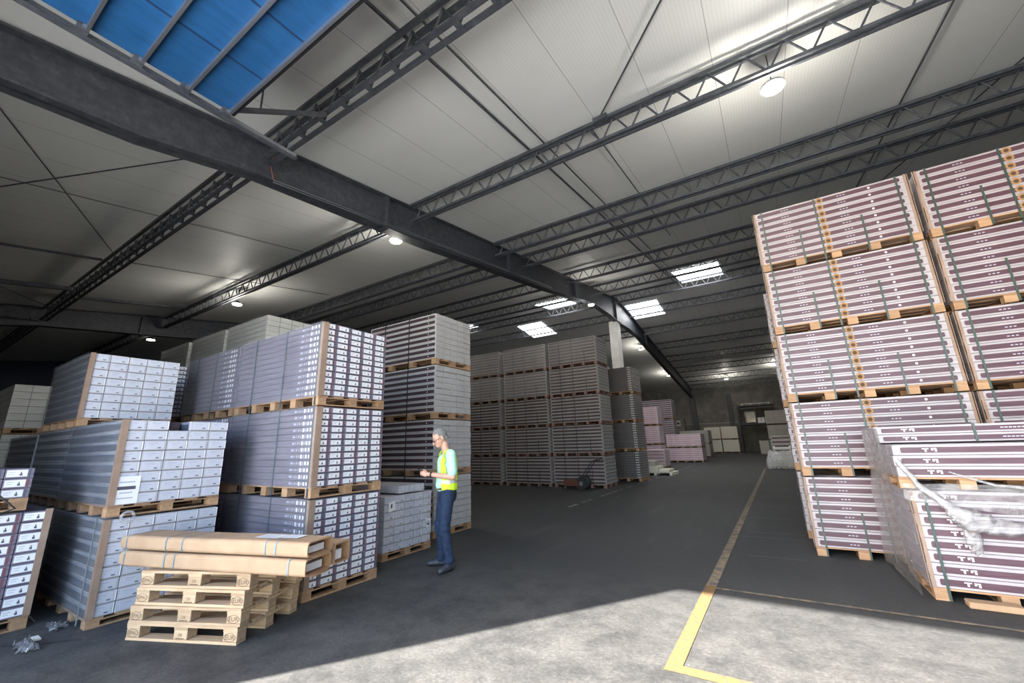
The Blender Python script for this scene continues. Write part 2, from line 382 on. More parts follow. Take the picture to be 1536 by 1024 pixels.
rod('bracing_rod', [(-9.0, -.2), (-16.8, 3.45)], .012, 'long diagonal brace rod crossing the bay above the white cartons', 'brace rod', .036)
rod('bracing_rod', [(-17.0, -1.2), (-8.3, 3.3)], .014, 'second diagonal brace rod crossing the bay above the white cartons', 'brace rod', .064)
rod('bracing_rod', [(-12.9, -1.3), (-12.9, 7.2)], .008, 'thin brace rod through the crossing above the white cartons', 'brace rod', .011)
rod('bracing_rod', [(-17.1, 3.4), (-17.1, 11)], .014, 'thin straight rod between trusses beyond the white cartons', 'brace rod')
rod('bracing_rod', [(-24.5, 3.3), (-17.3, -1.2)], .016, 'brace rod reaching the distant rafter beam', 'brace rod')
for x, w, lab in ((-17.05, .05, 'slim dark rail under the ceiling above the carton stacks'), (-20.2, .11, 'wide dark rail under the ceiling above the carton stacks'), (-21.1, .09, 'second wide dark rail hung just lower above the carton stacks')):
    m = MB(); dz = .12 if w < .1 else (.35 if w > .1 else .55); m.bar((x, YN + .05, roof(YN) - dz), (x, 3.2, roof(3.2) - dz), w, w * 1.2, STEEL); m.build('hoist_rail', label=lab, cat='rail')
m = MB(); m.bar((-21.9, 3.47, roof(3.47) - .2), (-21.9, 7.13, roof(7.13) - .2), .09, .1, STEEL); m.build('hoist_rail', label='short dark rail between the first two trusses beyond the cartons', cat='rail')

# skylights
def skylight(i, x0, x1, y0, y1):
    t = thing('window_%d' % i, ['skylight before the ridge over the aisle', 'skylight past the ridge beside the pale column', 'skylight before the ridge above the dark striped stacks', 'skylight past the ridge above the dark striped stacks', 'skylight half hidden behind the tall carton tower'][i - 1], 'skylight', ((x0 + x1) / 2, (y0 + y1) / 2, roof((y0 + y1) / 2)), kind='structure')
    cx, cy, cz = t.location
    m = MB(); e = .03
    m.quad([(x0 - cx, y0 - cy, roof(y0) - e - cz), (x0 - cx, y1 - cy, roof(y1) - e - cz), (x1 - cx, y1 - cy, roof(y1) - e - cz), (x1 - cx, y0 - cy, roof(y0) - e - cz)], SKYL); m.build('pane', t)
    m = MB(); e = .04
    for a, b in (((x0, y0), (x1, y0)), ((x1, y0), (x1, y1)), ((x1, y1), (x0, y1)), ((x0, y1), (x0, y0)), ((x0, (y0 + y1) / 2), (x1, (y0 + y1) / 2))):
        m.bar((a[0] - cx, a[1] - cy, roof(a[1]) - e - cz), (b[0] - cx, b[1] - cy, roof(b[1]) - e - cz), .05, .06, ALU)
    m.build('frame', t)
for i, a in enumerate(((-3.6, -1.3, 22, 25.4), (-7.75, -5.55, 27.2, 29.7), (-12.2, -10.1, 22.3, 25.0), (-16.4, -14.2, 27.0, 29.7), (-20.8, -18.8, 23.0, 25.2))): skylight(i + 1, *a)

# lamps
def lamp(x, y, z, label, near=True, power=60):
    t = thing('ceiling_lamp', label, 'lamp', (x, y, z))
    r = .165 if near else .16
    m = MB(); m.cyl((0, 0), r, 0, .02, LAMPE if near else LAMPFAR, 24); m.build('lens', t)
    m = MB(); m.cyl((0, 0), r + .03, .021, .06, ALU, 24); m.cyl((0, 0), r * .6, .06, .16, STEEL, 16, r * .4); m.build('housing', t)
    zr = roof(y) - z
    m = MB(); m.tube([(0, 0, .15), (0, 0, zr)], .01, STEEL, 6); m.build('hanger', t)
    ld = bpy.data.lights.new('lamp_light', 'POINT'); ld.energy = power; ld.color = (1, .95, .86); ld.shadow_soft_size = .2
    lo = bpy.data.objects.new('lamp_light', ld); C.objects.link(lo); lo.parent = t; lo.location = (0, 0, -.22)
lamp(.80, 2.4, 6.8, 'lit round lamp hung past the edge of the raised blue door', power=170)
lamp(.85, 7.65, 7.5, 'lit round lamp beneath the second truss above the striped stacks', power=170)
lamp(-8.75, 7.62, 7.45, 'lit round lamp beside the rafter beam, over the carton stacks', power=170)
lamp(-18.3, 7.65, 7.5, 'lit round lamp above the back row of cartons', power=170)
lamp(-27.7, 7.7, 7.5, 'small lit lamp near the dark blue wall', power=15)
lamp(-7.6, 20.4, 8.75, 'lit lamp under the rafter beam in front of the skylight', False, 110)
lamp(-8.9, 35, 9.05, 'lit lamp past the pale column under the far roof slope', False, 110)
lamp(-8.7, 44, 7.85, 'small lit lamp under the far roof above the pink stacks', False, 110)
lamp(-3.75, 47, 7.3, 'small lit lamp before the back wall above the cream boards', False, 110)
lamp(.85, 45, 7.85, 'small lit lamp peeping past the edge of the striped stacks', False, 110)

# blue sectional door, rolled up under the roof
DZ = 6.1
t = thing('door_1', 'blue sectional door raised flat under the ceiling', 'door', (0, 0, DZ), kind='structure')
for k in range(8):
    y1 = 2.0 - k * .475; y0 = y1 - .465
    if y1 < -1.3: break
    y0 = max(y0, YN + .02)
    m = MB(); m.box((-5.78, y0, .02), (DX1 + .1, y1, .06), BLUE)
    x = -5.78 + .9
    while x < DX1: m.box((x - .012, y0, .012), (x + .012, y1, .02), BLUEDK); x += .9
    m.build('section', t)
    m = MB(); m.box((-5.8, y1 - .032, -.05), (DX1 + .1, y1 + .0, .018), ALU); m.build('strut', t)
    m = MB(); m.box((-5.86, y1 - .1, -.06), (-5.74, y1 - .0, .02), STEEL); m.tube([(-5.9, y1 - .04, -.02), (-5.72, y1 - .04, -.02)], .025, ALU, 8); m.build('roller_bracket', t)
m = MB(); m.box((-5.78, 2.0, -.02), (DX1 + .1, 2.05, .07), BLACK); m.build('bottom_seal', t)
m = MB(); m.box((-5.92, YN + .02, -.05), (-5.86, 3.0, .03), ALU); m.box((-5.90, YN + .02, -.07), (-5.82, 3.0, -.055), STEEL); m.build('track', t)
m = MB(); m.bar((-5.70, 2.06, .06), (-5.52, 3.22, .78), .07, .05, STEEL); m.bar((-5.62, 2.3, .2), (-5.62, 2.3, roof(2.3) - DZ - .02), .02, .02, STEEL, (0, 1, 0)); m.build('hanger', t)

# ------------------------------------------------------------------ pallets and packs
def pallet_meshes(L, D, h, nb, wd):
    """board part and block mesh; x along L, origin base centre"""
    bt = .016; st = .012; bb = .014
    m = MB()
    w = min(.12, D / 5)
    for k in range(5):
        y = -D / 2 + w / 2 + k * (D - w) / 4
        m.box((-L / 2, y - w / 2, h - bt), (L / 2, y + w / 2, h), wd)
    bl = min(.11, L / 9)
    for k in range(nb):
        x = -L / 2 + bl / 2 + k * (L - bl) / (nb - 1); m.box((x - bl / 2, -D / 2, h - bt - st), (x + bl / 2, D / 2, h - bt - .001), wd)
    for k in range(nb):
        x = -L / 2 + bl / 2 + k * (L - bl) / (nb - 1); m.box((x - bl / 2, -D / 2, 0), (x + bl / 2, D / 2, bb), wd)
    blk = MB(); blk.box((-bl / 2, -.05, bb), (bl / 2, .05, h - bt - st - .001), wd)
    pos = [(-L / 2 + bl / 2 + k * (L - bl) / (nb - 1), y) for k in range(nb) for y in (-D / 2 + .05, 0, D / 2 - .05)]
    return m, blk, pos
def add_pallet(t, L, D, h, nb, wd, blocks=True):
    key = ('pal', round(L, 2), round(D, 2), h, nb, wd.name, blocks)
    def mk():
        m, blk, pos = pallet_meshes(L, D, h, nb, wd)
        if not blocks:
            for x, y in pos:
                vs = [(v[0] + x, v[1] + y, v[2]) for v in blk.v]; m.add(vs, blk.f, wd)
        return m.mesh('pallet'), blk.mesh('block'), pos
    a, b, pos = cached(key, mk)
    p = obj('pallet', a, t)
    if blocks:
        for x, y in pos: obj('block', b, p, (x, y, 0))
    return p
def rrect(m, x0, x1, z0, z1, y, mt, r):
    pts = []
    for cx, cz, a in ((x1 - r, z0 + r, -90), (x1 - r, z1 - r, 0), (x0 + r, z1 - r, 90), (x0 + r, z0 + r, 180)):
        for k in range(5):
            t = math.radians(a + 22.5 * k); pts.append((cx + r * math.cos(t), y, cz + r * math.sin(t)))
    m.quad(pts, mt)
def band_mesh(L, d, h, mt, var):
    """printed band on the long face, with dots and the brown hole"""
    m = MB(); y = -d / 2 - .0015
    rrect(m, -L / 2 + .05, L / 2 - .07, h * .2, h * .74, y, mt, h * .16)
    y -= .0008
    rr = random.Random(var)
    m.ring((.28 * L, y, h * .47), 0, h * .13, (1, 0, 0), (0, 0, 1), DOT, 12)
    for x in (-.30, .08):
        x = x * L; 
        for k in range(3): m.fy(x + k * .035, x + k * .035 + .022, h * .42, h * .52, y, INKL)
    m.ring((-.035 * L, y - .001, h * .5), h * .22, h * .42, (1, 0, 0), (0, 0, 1), KNOT, 14); m.ring((-.035 * L, y - .0006, h * .5), 0, h * .22, (1, 0, 0), (0, 0, 1), KNOTD, 12)
    return m.mesh('printed_band')
def band2_mesh(L, d, h, mt, var):
    m = MB(); y = -d / 2 - .0015
    rrect(m, -L / 2 + .06, L / 2 - .06, h * .22, h * .74, y, mt, h * .14); y -= .0008
    x = -L / 2 + .22                                              # T-shaped and squared pale marks near the end
    m.fy(x, x + .05, h * .56, h * .64, y, DOT); m.fy(x + .018, x + .032, h * .32, h * .56, y, DOT); m.fy(x + .065, x + .105, h * .56, h * .64, y, DOT); m.fy(x + .09, x + .105, h * .32, h * .56, y, DOT); m.fy(x + .065, x + .08, h * .44, h * .52, y, DOT)
    for k in range(6): m.fy(-.30 + .33 + k * .028, -.30 + .33 + k * .028 + .022, h * .42, h * .54, y, INKL)
    for k in range(7): m.fy(.35 + k * .026, .35 + k * .026 + .02, h * .40, h * .54, y, DOT)
    return m.mesh('printed_band')
def pack_mesh(L, d, h, body, kind, var):
    rr = random.Random(var); m = MB(); g = .0022
    m.bbox((-L / 2, -d / 2 + g, .001), (L / 2, d / 2 - g, h - .002), body, min(.004, h * .08))
    if kind == 'stripe_end':      # pale end with grey seams
        m.fx(-d / 2 + .012, d / 2 - .012, h * .14, h * .86, L / 2 + .001, LABELP if body is LBODY else WHITE); m.fx(-.03, .03, h * .3, h * .6, L / 2 + .002, INKL)
    if kind == 'plank':
        y = -d / 2 - .001                                          # marks near the +x end of the long side
        x = L / 2 - .06
        for k, (w, hh, mt) in enumerate(((.03, .5, LABEL), (.03, .5, DOT), (.018, .45, INKL), (.035, .55, LABEL), (.015, .3, INKL), (.02, .35, INKL), (.012, .3, INKL), (.05, .3, INKL))):
            x -= w + rr.uniform(.012, .03); m.fy(x, x + w, h * (.5 - hh / 2), h * (.5 + hh / 2), y, mt)
        m.fy(-L / 2, L / 2 - .02, h * .9, h * .97, y + .0004, INK)
    return m.mesh('pack')
def end_label(d, h, kind, var):
    rr = random.Random(var); m = MB(); x = .0015
    if kind == 'plank':
        a, b = -d / 2 + .010, d / 2 - .045; m.fx(a, b, h * .16, h * .84, x, LABEL); x += .0008
        m.fx(a + (b - a) * .62, a + (b - a) * .76, h * .26, h * .46, x, INK); m.fx(a + (b - a) * .66, a + (b - a) * .72, h * .46, h * .64, x, INK)
        m.fx(a + .01, a + (b - a) * .42, h * .60, h * .66, x, INKL); m.fx(a + .01, a + (b - a) * .35, h * .4, h * .45, x, INKL)
        m.fx(b + .006, b + .022, h * .1, h * .9, x, RED if rr.random() < .6 else INK)
    else:
        a, b = -d / 2 + .014, d / 2 - .022; m.fx(a, b, h * .12, h * .86, x, LABELP); x += .0008
        m.fx(a + (b - a) * .16, a + (b - a) * .66, h * .64, h * .72, x, INKL); m.fx(a + (b - a) * .2, a + (b - a) * .5, h * .46, h * .50, x, INKL)
        m.fx(a + (b - a) * .66, a + (b - a) * .84, h * .2, h * .30, x, INK)
        if rr.random() < .4: m.fx(b + .004, b + .014, h * .1, h * .9, x, DOT)
    return m.mesh('label')
def film_sheet(L, H, amp, seed, nx=28, nz=16):
    m = MB(); vs = []; fs = []
    for j in range(nz + 1):
        for i in range(nx + 1):
            x = -L / 2 + L * i / nx; z = H * j / nz
            y = -abs(noise.noise(Vector((x * 1.3 + seed, z * 7, seed)))) * amp
            vs.append((x, y, z))
    for j in range(nz):
        for i in range(nx): a = j * (nx + 1) + i; fs.append((a, a + 1, a + nx + 2, a + nx + 1))
    m.add(vs, fs, FILM); return m.mesh('stretch_film', True)

KINDS = dict(   # body, columns, rows, band
    purple=dict(body=WHITE, nc=4, nr=8, band=PURPLE, end='stripe_end', bandfn=band_mesh),
    loose=dict(body=WHITE, nc=4, nr=10, band=PURPLE, end='stripe_end', bandfn=band2_mesh),
    dark=dict(body=mat('dimmed_row_carton', rough=.6, coat=.35, build=b_wrap((.19, .185, .18), (.28, .27, .265))), nc=5, nr=8, band=DKPURPLE, end='stripe_end', bandfn=None),  # grey carton darkened: the row's dim light is put into its colour
    tower=dict(body=GREYC, nc=5, nr=8, band=DKPURPLE, end='stripe_end', bandfn=None),
    plank=dict(body=PLANK, nc=5, nr=12, band=None, end='plank', bandfn=None),
    white=dict(body=LBODY, nc=5, nr=8, band=SLATE, end='white', bandfn=None),
    whitegrey=dict(body=LBODY, nc=5, nr=8, band=None, end='white', bandfn=None),
    reel=dict(body=mat('charcoal_carton', rough=.5, coat=.5, build=b_wrap((.06, .055, .06), (.11, .10, .105))), nc=5, nr=11, band=None, end='stripe_end', bandfn=None),
    pink=dict(body=PINK, nc=1, nr=7, band=PINKB, end=None, bandfn=None),
    sheet=dict(body=mat('pale_sheet_carton', rough=.55, coat=.4, build=b_wrap((.40, .39, .36), (.52, .51, .48))), nc=1, nr=9, band=None, end=None, bandfn=None))

def load(kind, x0, x1, y0, y1, z0, z1, label, mode='front', group=None, ph=.11, nb=5, blocks=False, straps=(), corner=(), film=False, rz=0, nr=None, subs=True, gap=True, strap_mat=None, wood=WOOD, cat='pallet load'):
    K = KINDS[kind]; L = x1 - x0; D = y1 - y0
    t = thing('pallet_load', label, cat, ((x0 + x1) / 2, (y0 + y1) / 2, z0), rz, group)
    if ph: add_pallet(t, L, D, ph, nb, wood, blocks)
    nc = K['nc']; nr = nr or K['nr']; H = z1 - z0 - ph - .012; h = H / nr; d = D / nc
    seedb = sum(map(ord, label))
    rr = random.Random(seedb)
    def pk(dd, var, kd): return cached(('pack', kind, round(L, 2), round(dd, 3), round(h, 4), var, kd), lambda: mkpack(K, kind, L, dd, h, var, kd))
    if mode == 'layer':
        for r in range(nr):
            obj('pack', pk(D, r % 3, 'layer'), t, (rr.uniform(-.008, .008), 0, ph + r * h))
    else:
        cols = range(nc) if mode == 'full' else range(1)
        for r in range(nr):
            jx = rr.uniform(-.006, .006)
            for c in cols:
                o = obj('pack', pk(d, (r + c) % 3, 'p'), t, (jx + (rr.uniform(-.004, .004) if mode == 'full' else 0), -D / 2 + d * (c + .5), ph + r * h))
                if c == 0 and K['bandfn'] and subs:
                    obj('printed_band', cached(('band', kind, round(L, 2), round(d, 3), round(h, 4)), lambda: K['bandfn'](L, d, h, K['band'], 1)), o)
                if mode == 'full' and K['end'] in ('plank', 'white') and subs:
                    v = rr.randrange(5)
                    obj('label', cached(('label', kind, round(d, 3), round(h, 4), v), lambda: end_label(d, h, K['end'], v)), o, (L / 2, 0, 0))
        if mode == 'front':
            m = MB(); m.box((-L / 2 + .002, -D / 2 + d + .001, ph), (L / 2 - .002, D / 2, ph + H), K['body'])
            for r in range(1, nr): 
                for xs in (-1, 1): m.box((xs * (L / 2 - .001) - .0012, -D / 2 + d + .004, ph + r * h - .004), (xs * (L / 2 - .001) + .0012, D / 2 - .004, ph + r * h + .004), INKL)
            m.build('inner_packs', t)
    for s in straps:                                               # (fraction along x, bottom, top) on the long face
        xs = -L / 2 + s[0] * L; m = MB(); za, zb = (0.0 if s[1] == 0 else ph + H * s[1]), ph + H * s[2]
        m.box((xs - .010, -D / 2 - .012, za + .004), (xs + .010, -D / 2 - .006, zb), strap_mat or STRAP)
        if s[2] >= 1: m.box((xs - .010, -D / 2 - .012, zb), (xs + .010, D / 2, zb + .004), strap_mat or STRAP)
        m.build('strap', t)
    for cx in corner:
        m = MB(); X = cx * L / 2
        bw = .055 if kind == 'plank' else (.042 if kind == 'white' else .026)
        m.box((min(X, X - cx * bw), -D / 2 - .006, ph), (max(X, X - cx * bw), -D / 2 - .001, ph + H), BOARD)
        m.box((min(X + cx * .012, X + cx * .017), -D / 2 - .006, ph), (max(X + cx * .012, X + cx * .017), -D / 2 + bw, ph + H), BOARD); m.build('corner_board', t)
    if film:
        o = obj('stretch_film', film_sheet(L + .01, H + .02, .014, rr.uniform(0, 50)), t, (0, -D / 2 - .014, ph - .01))
    return t
def mkpack(K, kind, L, d, h, var, kd):
    if kd == 'layer':
        rr = random.Random(var); m = MB(); m.bbox((-L / 2, -d / 2, .001), (L / 2, d / 2, h - .003), K['body'], .004)
        y = -d / 2 - .001
        if K['band']:
            m.fy(-L / 2 + .04, L / 2 - .04, h * .22, h * .72, y, K['band'])
        nc = K['nc'] if K['nc'] > 1 else 4
        for c in range(nc):
            a = -d / 2 + d * c / nc + .01; b = a + d / nc - .02
            m.fx(a, b, h * .12, h * .86, L / 2 + .001, K['body'] if K['nc'] == 1 else GREYC)
            if kind in ('reel',): m.fx(a + .05, a + .11, h * .3, h * .6, L / 2 + .002, INKL)
            if c: m.fx(a - .014, a - .006, 0, h - .003, L / 2 + .0012, INK)
        if kind == 'reel':
            for k in range(4): m.fy(L / 2 - .16 + k * .035, L / 2 - .14 + k * .035, h * .3, h * .7, y, LABEL)
        return m.mesh('pack')
    me = MB()
    if kind == 'white':
        m = MB(); g = .002
        m.bbox((-L / 2, -d / 2 + g, .001), (L / 2, d / 2 - g, h - .003), K['body'], .004)
        m.fy(-L / 2 + .01, L / 2 - .05, 0.004, h - .006, -d / 2 + .0005, SLATE); m.fy(-L / 2 + .02, L / 2 - .05, h * .68, h * .95, -d / 2 - .0005, SLATEL)
        return m.mesh('pack')
    if kind in ('dark', 'tower'):
        m = MB(); g = .002
        m.bbox((-L / 2, -d / 2 + g, .001), (L / 2, d / 2 - g, h - .003), K['body'], .004)
        m.fy(-L / 2 + .03, L / 2 - .03, h * .18, h * .72, -d / 2 - .0005, K['band']); m.ring((L / 2 - .2, -d / 2 - .0012, h * .45), 0, h * .1, (1, 0, 0), (0, 0, 1), DOT, 10)
        m.fx(-d / 2 + .012, d / 2 - .012, h * .1, h * .88, L / 2 + .001, GREYC); m.fx(d * .1, d * .28, h * .3, h * .5, L / 2 + .002, INKL)
        return m.mesh('pack')
    return pack_mesh(L, d, h, K['body'], K['end'] if kind != 'whitegrey' else None, var)

TIER5 = ['lowest', 'second lowest', 'middle', 'second highest', 'topmost']
TIER4 = ['lowest', 'second lowest', 'second highest', 'topmost']
TIER3 = ['lowest', 'middle', 'topmost']
ST5 = ((.06, 0, 1), (.43, 0, 1), (.30, 0, .5), (.70, 0, .5), (.94, 0, 1))
# purple striped stacks beside the aisle
for k in range(5):
    j = R.uniform(-.008, .008)
    load('purple', .175 + j, 1.965 + j, 6.98, 7.92, .98 * k, .98 * (k + 1) - .004, f'{TIER5[k]} purple striped load in the tall stack next to the aisle', straps=ST5, corner=(-1, 1), blocks=True, group=None)
for k in range(5):
    j = R.uniform(-.008, .008)
    load('purple', 2.04 + j, 3.84 + j, 6.98, 7.92, .98 * k, .98 * (k + 1) - .004, f'{TIER5[k]} purple striped load in the tall stack cut off by the picture edge', straps=ST5, corner=(-1,), blocks=True)
for k in range(4):
    load('purple', .13, 1.93, 8.05, 8.98, .98 * k, .98 * (k + 1) - .004, f'{TIER4[k]} striped load in the stack hidden behind the tall purple stack', mode='layer')
# loose film bundle in front
load('loose', .98, 2.80, 5.66, 6.6, 0, .965, 'lower half-wrapped striped load with loose film in front of the tall purple stack', ph=.105, nr=8, straps=((.055, 0, 1),), corner=(-1,), blocks=True, rz=0)
load('loose', .925, 2.74, 5.66, 6.6, .97, 1.395, 'upper striped load of three layers under loose film', ph=.105, nr=3, blocks=True)
tt = load('loose', .86, 2.68, 5.95, 6.6, 1.397, 1.58, 'two loose striped packs laid on top of the film-wrapped load', ph=0, nr=2, straps=((.42, 0, 1),), cat='packs')

# rolls of loose film on that load
def film_grid(f, nu, nv, name, mt, **k):
    m = MB(); vs = [f(i / nu, j / nv) for j in range(nv + 1) for i in range(nu + 1)]; fs = []
    for j in range(nv):
        for i in range(nu): a = j * (nu + 1) + i; fs.append((a, a + 1, a + nu + 2, a + nu + 1))
    m.add(vs, fs, mt); return m.build(name, smooth=True, **k)
def nz(x, y, z, a): return noise.noise(Vector((x, y, z))) * a
ft = thing('loose_film_sheet', 'crumpled clear film draped over the half-wrapped striped load', 'plastic film', (.9, 5.6, 0))
def off(p): return (p[0] - .9, p[1] - 5.6, p[2])
def side(u, v):        # sheet hanging along the aisle side of the load
    z = .03 + 1.52 * v; y = 5.62 + .98 * u + (1 - v) * u * .35
    x = .93 - .05 * v * (1) - .02 - .05 * u * (1 - v)
    return off((x + nz(u * 7, v * 5, 1, .035) - .02, y + nz(u * 5, v * 6, 4, .03), z))
film_grid(side, 22, 26, 'hanging_sheet', FILML, parent=ft)
def front(u, v):       # sheet over the front of the lower load, upper part
    x = .93 + 1.85 * u; z = 1.0 - .42 * v * (0.35 + .65 * u) + .02
    return off((x, 5.625 + nz(u * 8, v * 4, 9, .02) - .012 * math.sin(u * 30 + v * 6), z + nz(u * 5, v * 3, 2, .02)))
film_grid(front, 40, 12, 'front_sheet', FILML, parent=ft)
def rope(pts, rad, name, seed):
    m = MB(); P = []
    for i in range(len(pts) - 1):
        a = Vector(pts[i]); b = Vector(pts[i + 1])
        for k in range(8): P.append(a.lerp(b, k / 8))
    P.append(Vector(pts[-1])); n = 9; vs = []; fs = []
    for i, p in enumerate(P):
        f = i / (len(P) - 1) * (len(rad) - 1); k = min(int(f), len(rad) - 2); r = rad[k] + (rad[k + 1] - rad[k]) * (f - k)
        for q in range(n):
            t = 2 * math.pi * q / n + i * .25; rr = r * (1 + noise.noise(Vector((i * .5, q * 1.7, seed))) * .6)
            vs.append(off((p.x + math.cos(t) * rr * .7, p.y + math.sin(t) * rr * .35, p.z + math.cos(t) * rr * .7 + math.sin(t) * rr * .3)))
    for i in range(len(P) - 1):
        for q in range(n): fs.append((i * n + q, i * n + (q + 1) % n, (i + 1) * n + (q + 1) % n, (i + 1) * n + q))
    m.add(vs, fs, FILMW); m.build(name, ft, smooth=True)
rope([(.93, 5.60, 1.25), (1.05, 5.58, 1.0), (1.22, 5.57, .82), (1.32, 5.56, .74)], [.02, .03, .04, .07], 'twisted_strand', 1)
rope([(1.20, 5.56, .80), (1.30, 5.55, .74), (1.42, 5.55, .68), (1.60, 5.55, .66), (1.85, 5.56, .70), (2.2, 5.58, .75)], [.04, .10, .09, .07, .06, .05], 'bunched_strand', 5)
rope([(1.30, 5.57, .72), (1.31, 5.57, .62), (1.33, 5.57, .50), (1.34, 5.575, .44)], [.05, .075, .06, .03], 'hanging_tail', 9)
rope([(1.28, 5.6, 1.13), (1.55, 5.59, 1.02), (1.9, 5.6, .98)], [.008, .015, .02], 'thin_strand', 12)
m = MB(); m.bbox((1.16, 5.50, .003), (1.50, 5.62, .055), KRAFT); m.build('wood_offcut', label='flat brown offcut lying under the half-wrapped striped load', cat='offcut')

# T row: purple-grey packs with white end labels
STT = ((.22, 0, 1), (.60, 0, 1), (.97, 0, 1))
for k in range(3):
    j = R.uniform(-.01, .01)
    load('plank', -6.28 + j, -4.36 + j, 2.78, 3.72, 1.0 * k, 1.0 * (k + 1) - .004, f'{TIER3[k]} purple-grey load with white end labels, behind the bare pallets', mode='full', straps=STT, corner=(1,), blocks=True, film=True, strap_mat=mat('slate_strap', (.05, .08, .11), .4))
for k in range(3):
    load('plank', -8.06, -6.40, 2.80, 3.72, 1.0 * k, 1.0 * (k + 1) - .004, f'{TIER3[k]} film-wrapped load behind the white carton stack', mode='front', film=(k == 2), straps=STT[:2] if k == 2 else ())
for k in range(3):
    load('plank', -10.3, -8.56, 2.80, 3.72, 1.0 * k, 1.0 * (k + 1) - .004, f'{TIER3[k]} load in the stack beyond the film-wrapped ones, mostly hidden', mode='layer' if k < 2 else 'full', film=(k == 2), subs=True)
# back row, four high
for i, (a, b) in enumerate(((-9.2, -7.7), (-10.86, -9.32), (-12.6, -11.05))):
    for k in range(4):
        load('sheet', a, b, 3.76, 4.68, 1.0 * k, 1.0 * (k + 1) - .004, f'{TIER4[k]} pale wrapped load in the {["nearer", "middle", "farther"][i]} stack of the tall back row', mode='layer', film=(k == 3))
# white cartons
t1 = load('white', -7.26, -5.51, 1.45, 2.40, 0, .93, 'lowest load of white cartons beside the bare pallets', mode='full', corner=(1,), film=True, ph=.08, blocks=True, straps=((.88, 0, 1),), strap_mat=STRAPB)
t2 = load('white', -7.28, -5.53, 1.45, 2.40, .935, 1.87, 'white carton load with a shipping note and one missing carton', mode='full', corner=(1,), film=True, ph=.105, blocks=True)
t3 = load('white', -8.98, -7.30, 1.47, 2.42, 1.875, 2.82, 'topmost load of white cartons, set back on the stack', mode='full', corner=(1,), film=True, ph=.105, blocks=True)
for k, (z0, z1) in enumerate(((0, .93), (.935, 1.87))):
    load('white', -9.02, -7.33, 1.47, 2.40, z0, z1, f'{["lower", "upper"][k]} dark-sided load under the set-back white cartons', mode='layer', film=(k == 1))
for k, (z0, z1) in enumerate(((0, .93), (.935, 1.85))):
    load('white', -10.9, -9.1, 1.47, 2.40, z0, z1, f'{["lower", "upper"][k]} dark-sided load at the far end of the white carton row', mode='layer', film=(k == 1))
# one carton of t2's top row is missing: open it
ch = [o for o in t2.children if o.name.startswith('pack')]
top = max(o.location.z for o in ch)
row = sorted([o for o in ch if abs(o.location.z - top) < .01], key=lambda o: o.location.y)
o = row[2]
for c in list(o.children): bpy.data.objects.remove(c)
bpy.data.objects.remove(o)
m = MB(); h_ = .1; m.bbox((-7.26, 1.84, 0), (-5.75, 2.0, .10), DKPURPLE, .003); m.build('open_pack', t2, (6.405, -1.925, top + .002))
# shipping note
m = MB(); m.quad([(-.0, -.10, 0), (0, .10, 0), (0, .10, .26), (0, -.10, .26)], LABEL)
for z, w in ((.20, .12), (.155, .14), (.145, .14), (.135, .14), (.10, .10), (.05, .12)): m.quad([(.001, -w / 2, z), (.001, w / 2, z), (.001, w / 2, z + .012), (.001, -w / 2, z + .012)], INK if .12 < z < .16 else INKL)
m.build('shipping_note', t2, (.883, -.36, .11))
m = MB(); m.ring((0, 0, 0), .035, .06, (0, 1, 0), (0, 0, 1), FILMW, 16); m.tube([(0, .05 * math.cos(a * .5), .05 * math.sin(a * .5)) for a in range(13)], .012, FILMW, 6)
m.build('film_loop', t1, (.93, -.33, .93), smooth=True)
# near pack stack at the left edge of the picture
load('plank', -8.0, -6.11, .27, 1.2, 0, 1.03, 'label-ended load at the picture edge in front of the white cartons', mode='full', nr=10, blocks=True)
load('plank', -8.05, -6.15, .1, 1.03, 1.035, 1.43, 'partial load of three layers on the label-ended stack at the picture edge', mode='full', nr=3, blocks=True)
m = MB(); m.box((0, 0, 0), (.008, .05, .92), BOARD); m.build('corner_board', [o for o in bpy.data.objects if o.get('label', '').startswith('label-ended load')][0], (.948, .42, .11))
m = MB(); m.tube([(-6.08, .55, 1.30), (-6.07, .80, 1.22), (-6.09, .95, 1.06), (-6.06, .75, .98), (-6.07, .3, .95)], .010, BLACK, 8); m.build('cable', label='black cable hanging over the label-ended stack at the picture edge', cat='cable', smooth=True)
# grey carton tower far behind
for k in range(3):
    load('sheet', -14.6, -12.9, 1.6, 2.6, 1.0 * k, 1.0 * (k + 1) - .004, f'{TIER3[k]} grey carton load of the far tower by the dark blue wall', mode='layer', nr=6)
load('sheet', -15.2, -13.3, .2, 1.3, 0, .98, 'low grey load beside the far tower by the dark blue wall', mode='layer', nr=6)
# low grey stack next to the worker
b4 = load('whitegrey', -6.6, -4.82, 4.2, 5.14, 0, .845, 'low load of grey cartons beside the standing person', mode='full', nr=7, ph=.10, blocks=True)
for o in [o for o in b4.children if o.name.startswith('pack')]:
    obj('label', cached(('glabel',), lambda: end_label(.188, .105, 'white', 3)), o, (.89, 0, 0))
b5 = load('whitegrey', -6.6, -4.82, 4.46, 4.98, .85, .97, 'upper three grey cartons on the low load beside the person', mode='full', nr=1, ph=0, cat='cartons')
for m_ in (b5,):
    pass
m = MB(); m.quad([(0, -.05, 0), (0, .05, 0), (0, .05, .17), (0, -.05, .17)], LABEL); m.quad([(.001, -.025, .08), (.001, .025, .08), (.001, .025, .1), (.001, -.025, .1)], INK); m.build('shipping_note', b4, (.897, .40, .26))
m = MB(); m.quad([(0, -.06, 0), (0, .06, .02), (0, .05, .15), (0, -.07, .13)], LABEL); m.quad([(.001, -.03, .05), (.001, .0, .055), (.001, .0, .11), (.001, -.03, .1)], INK); m.build('shipping_note', b4, (.897, -.33, .62))
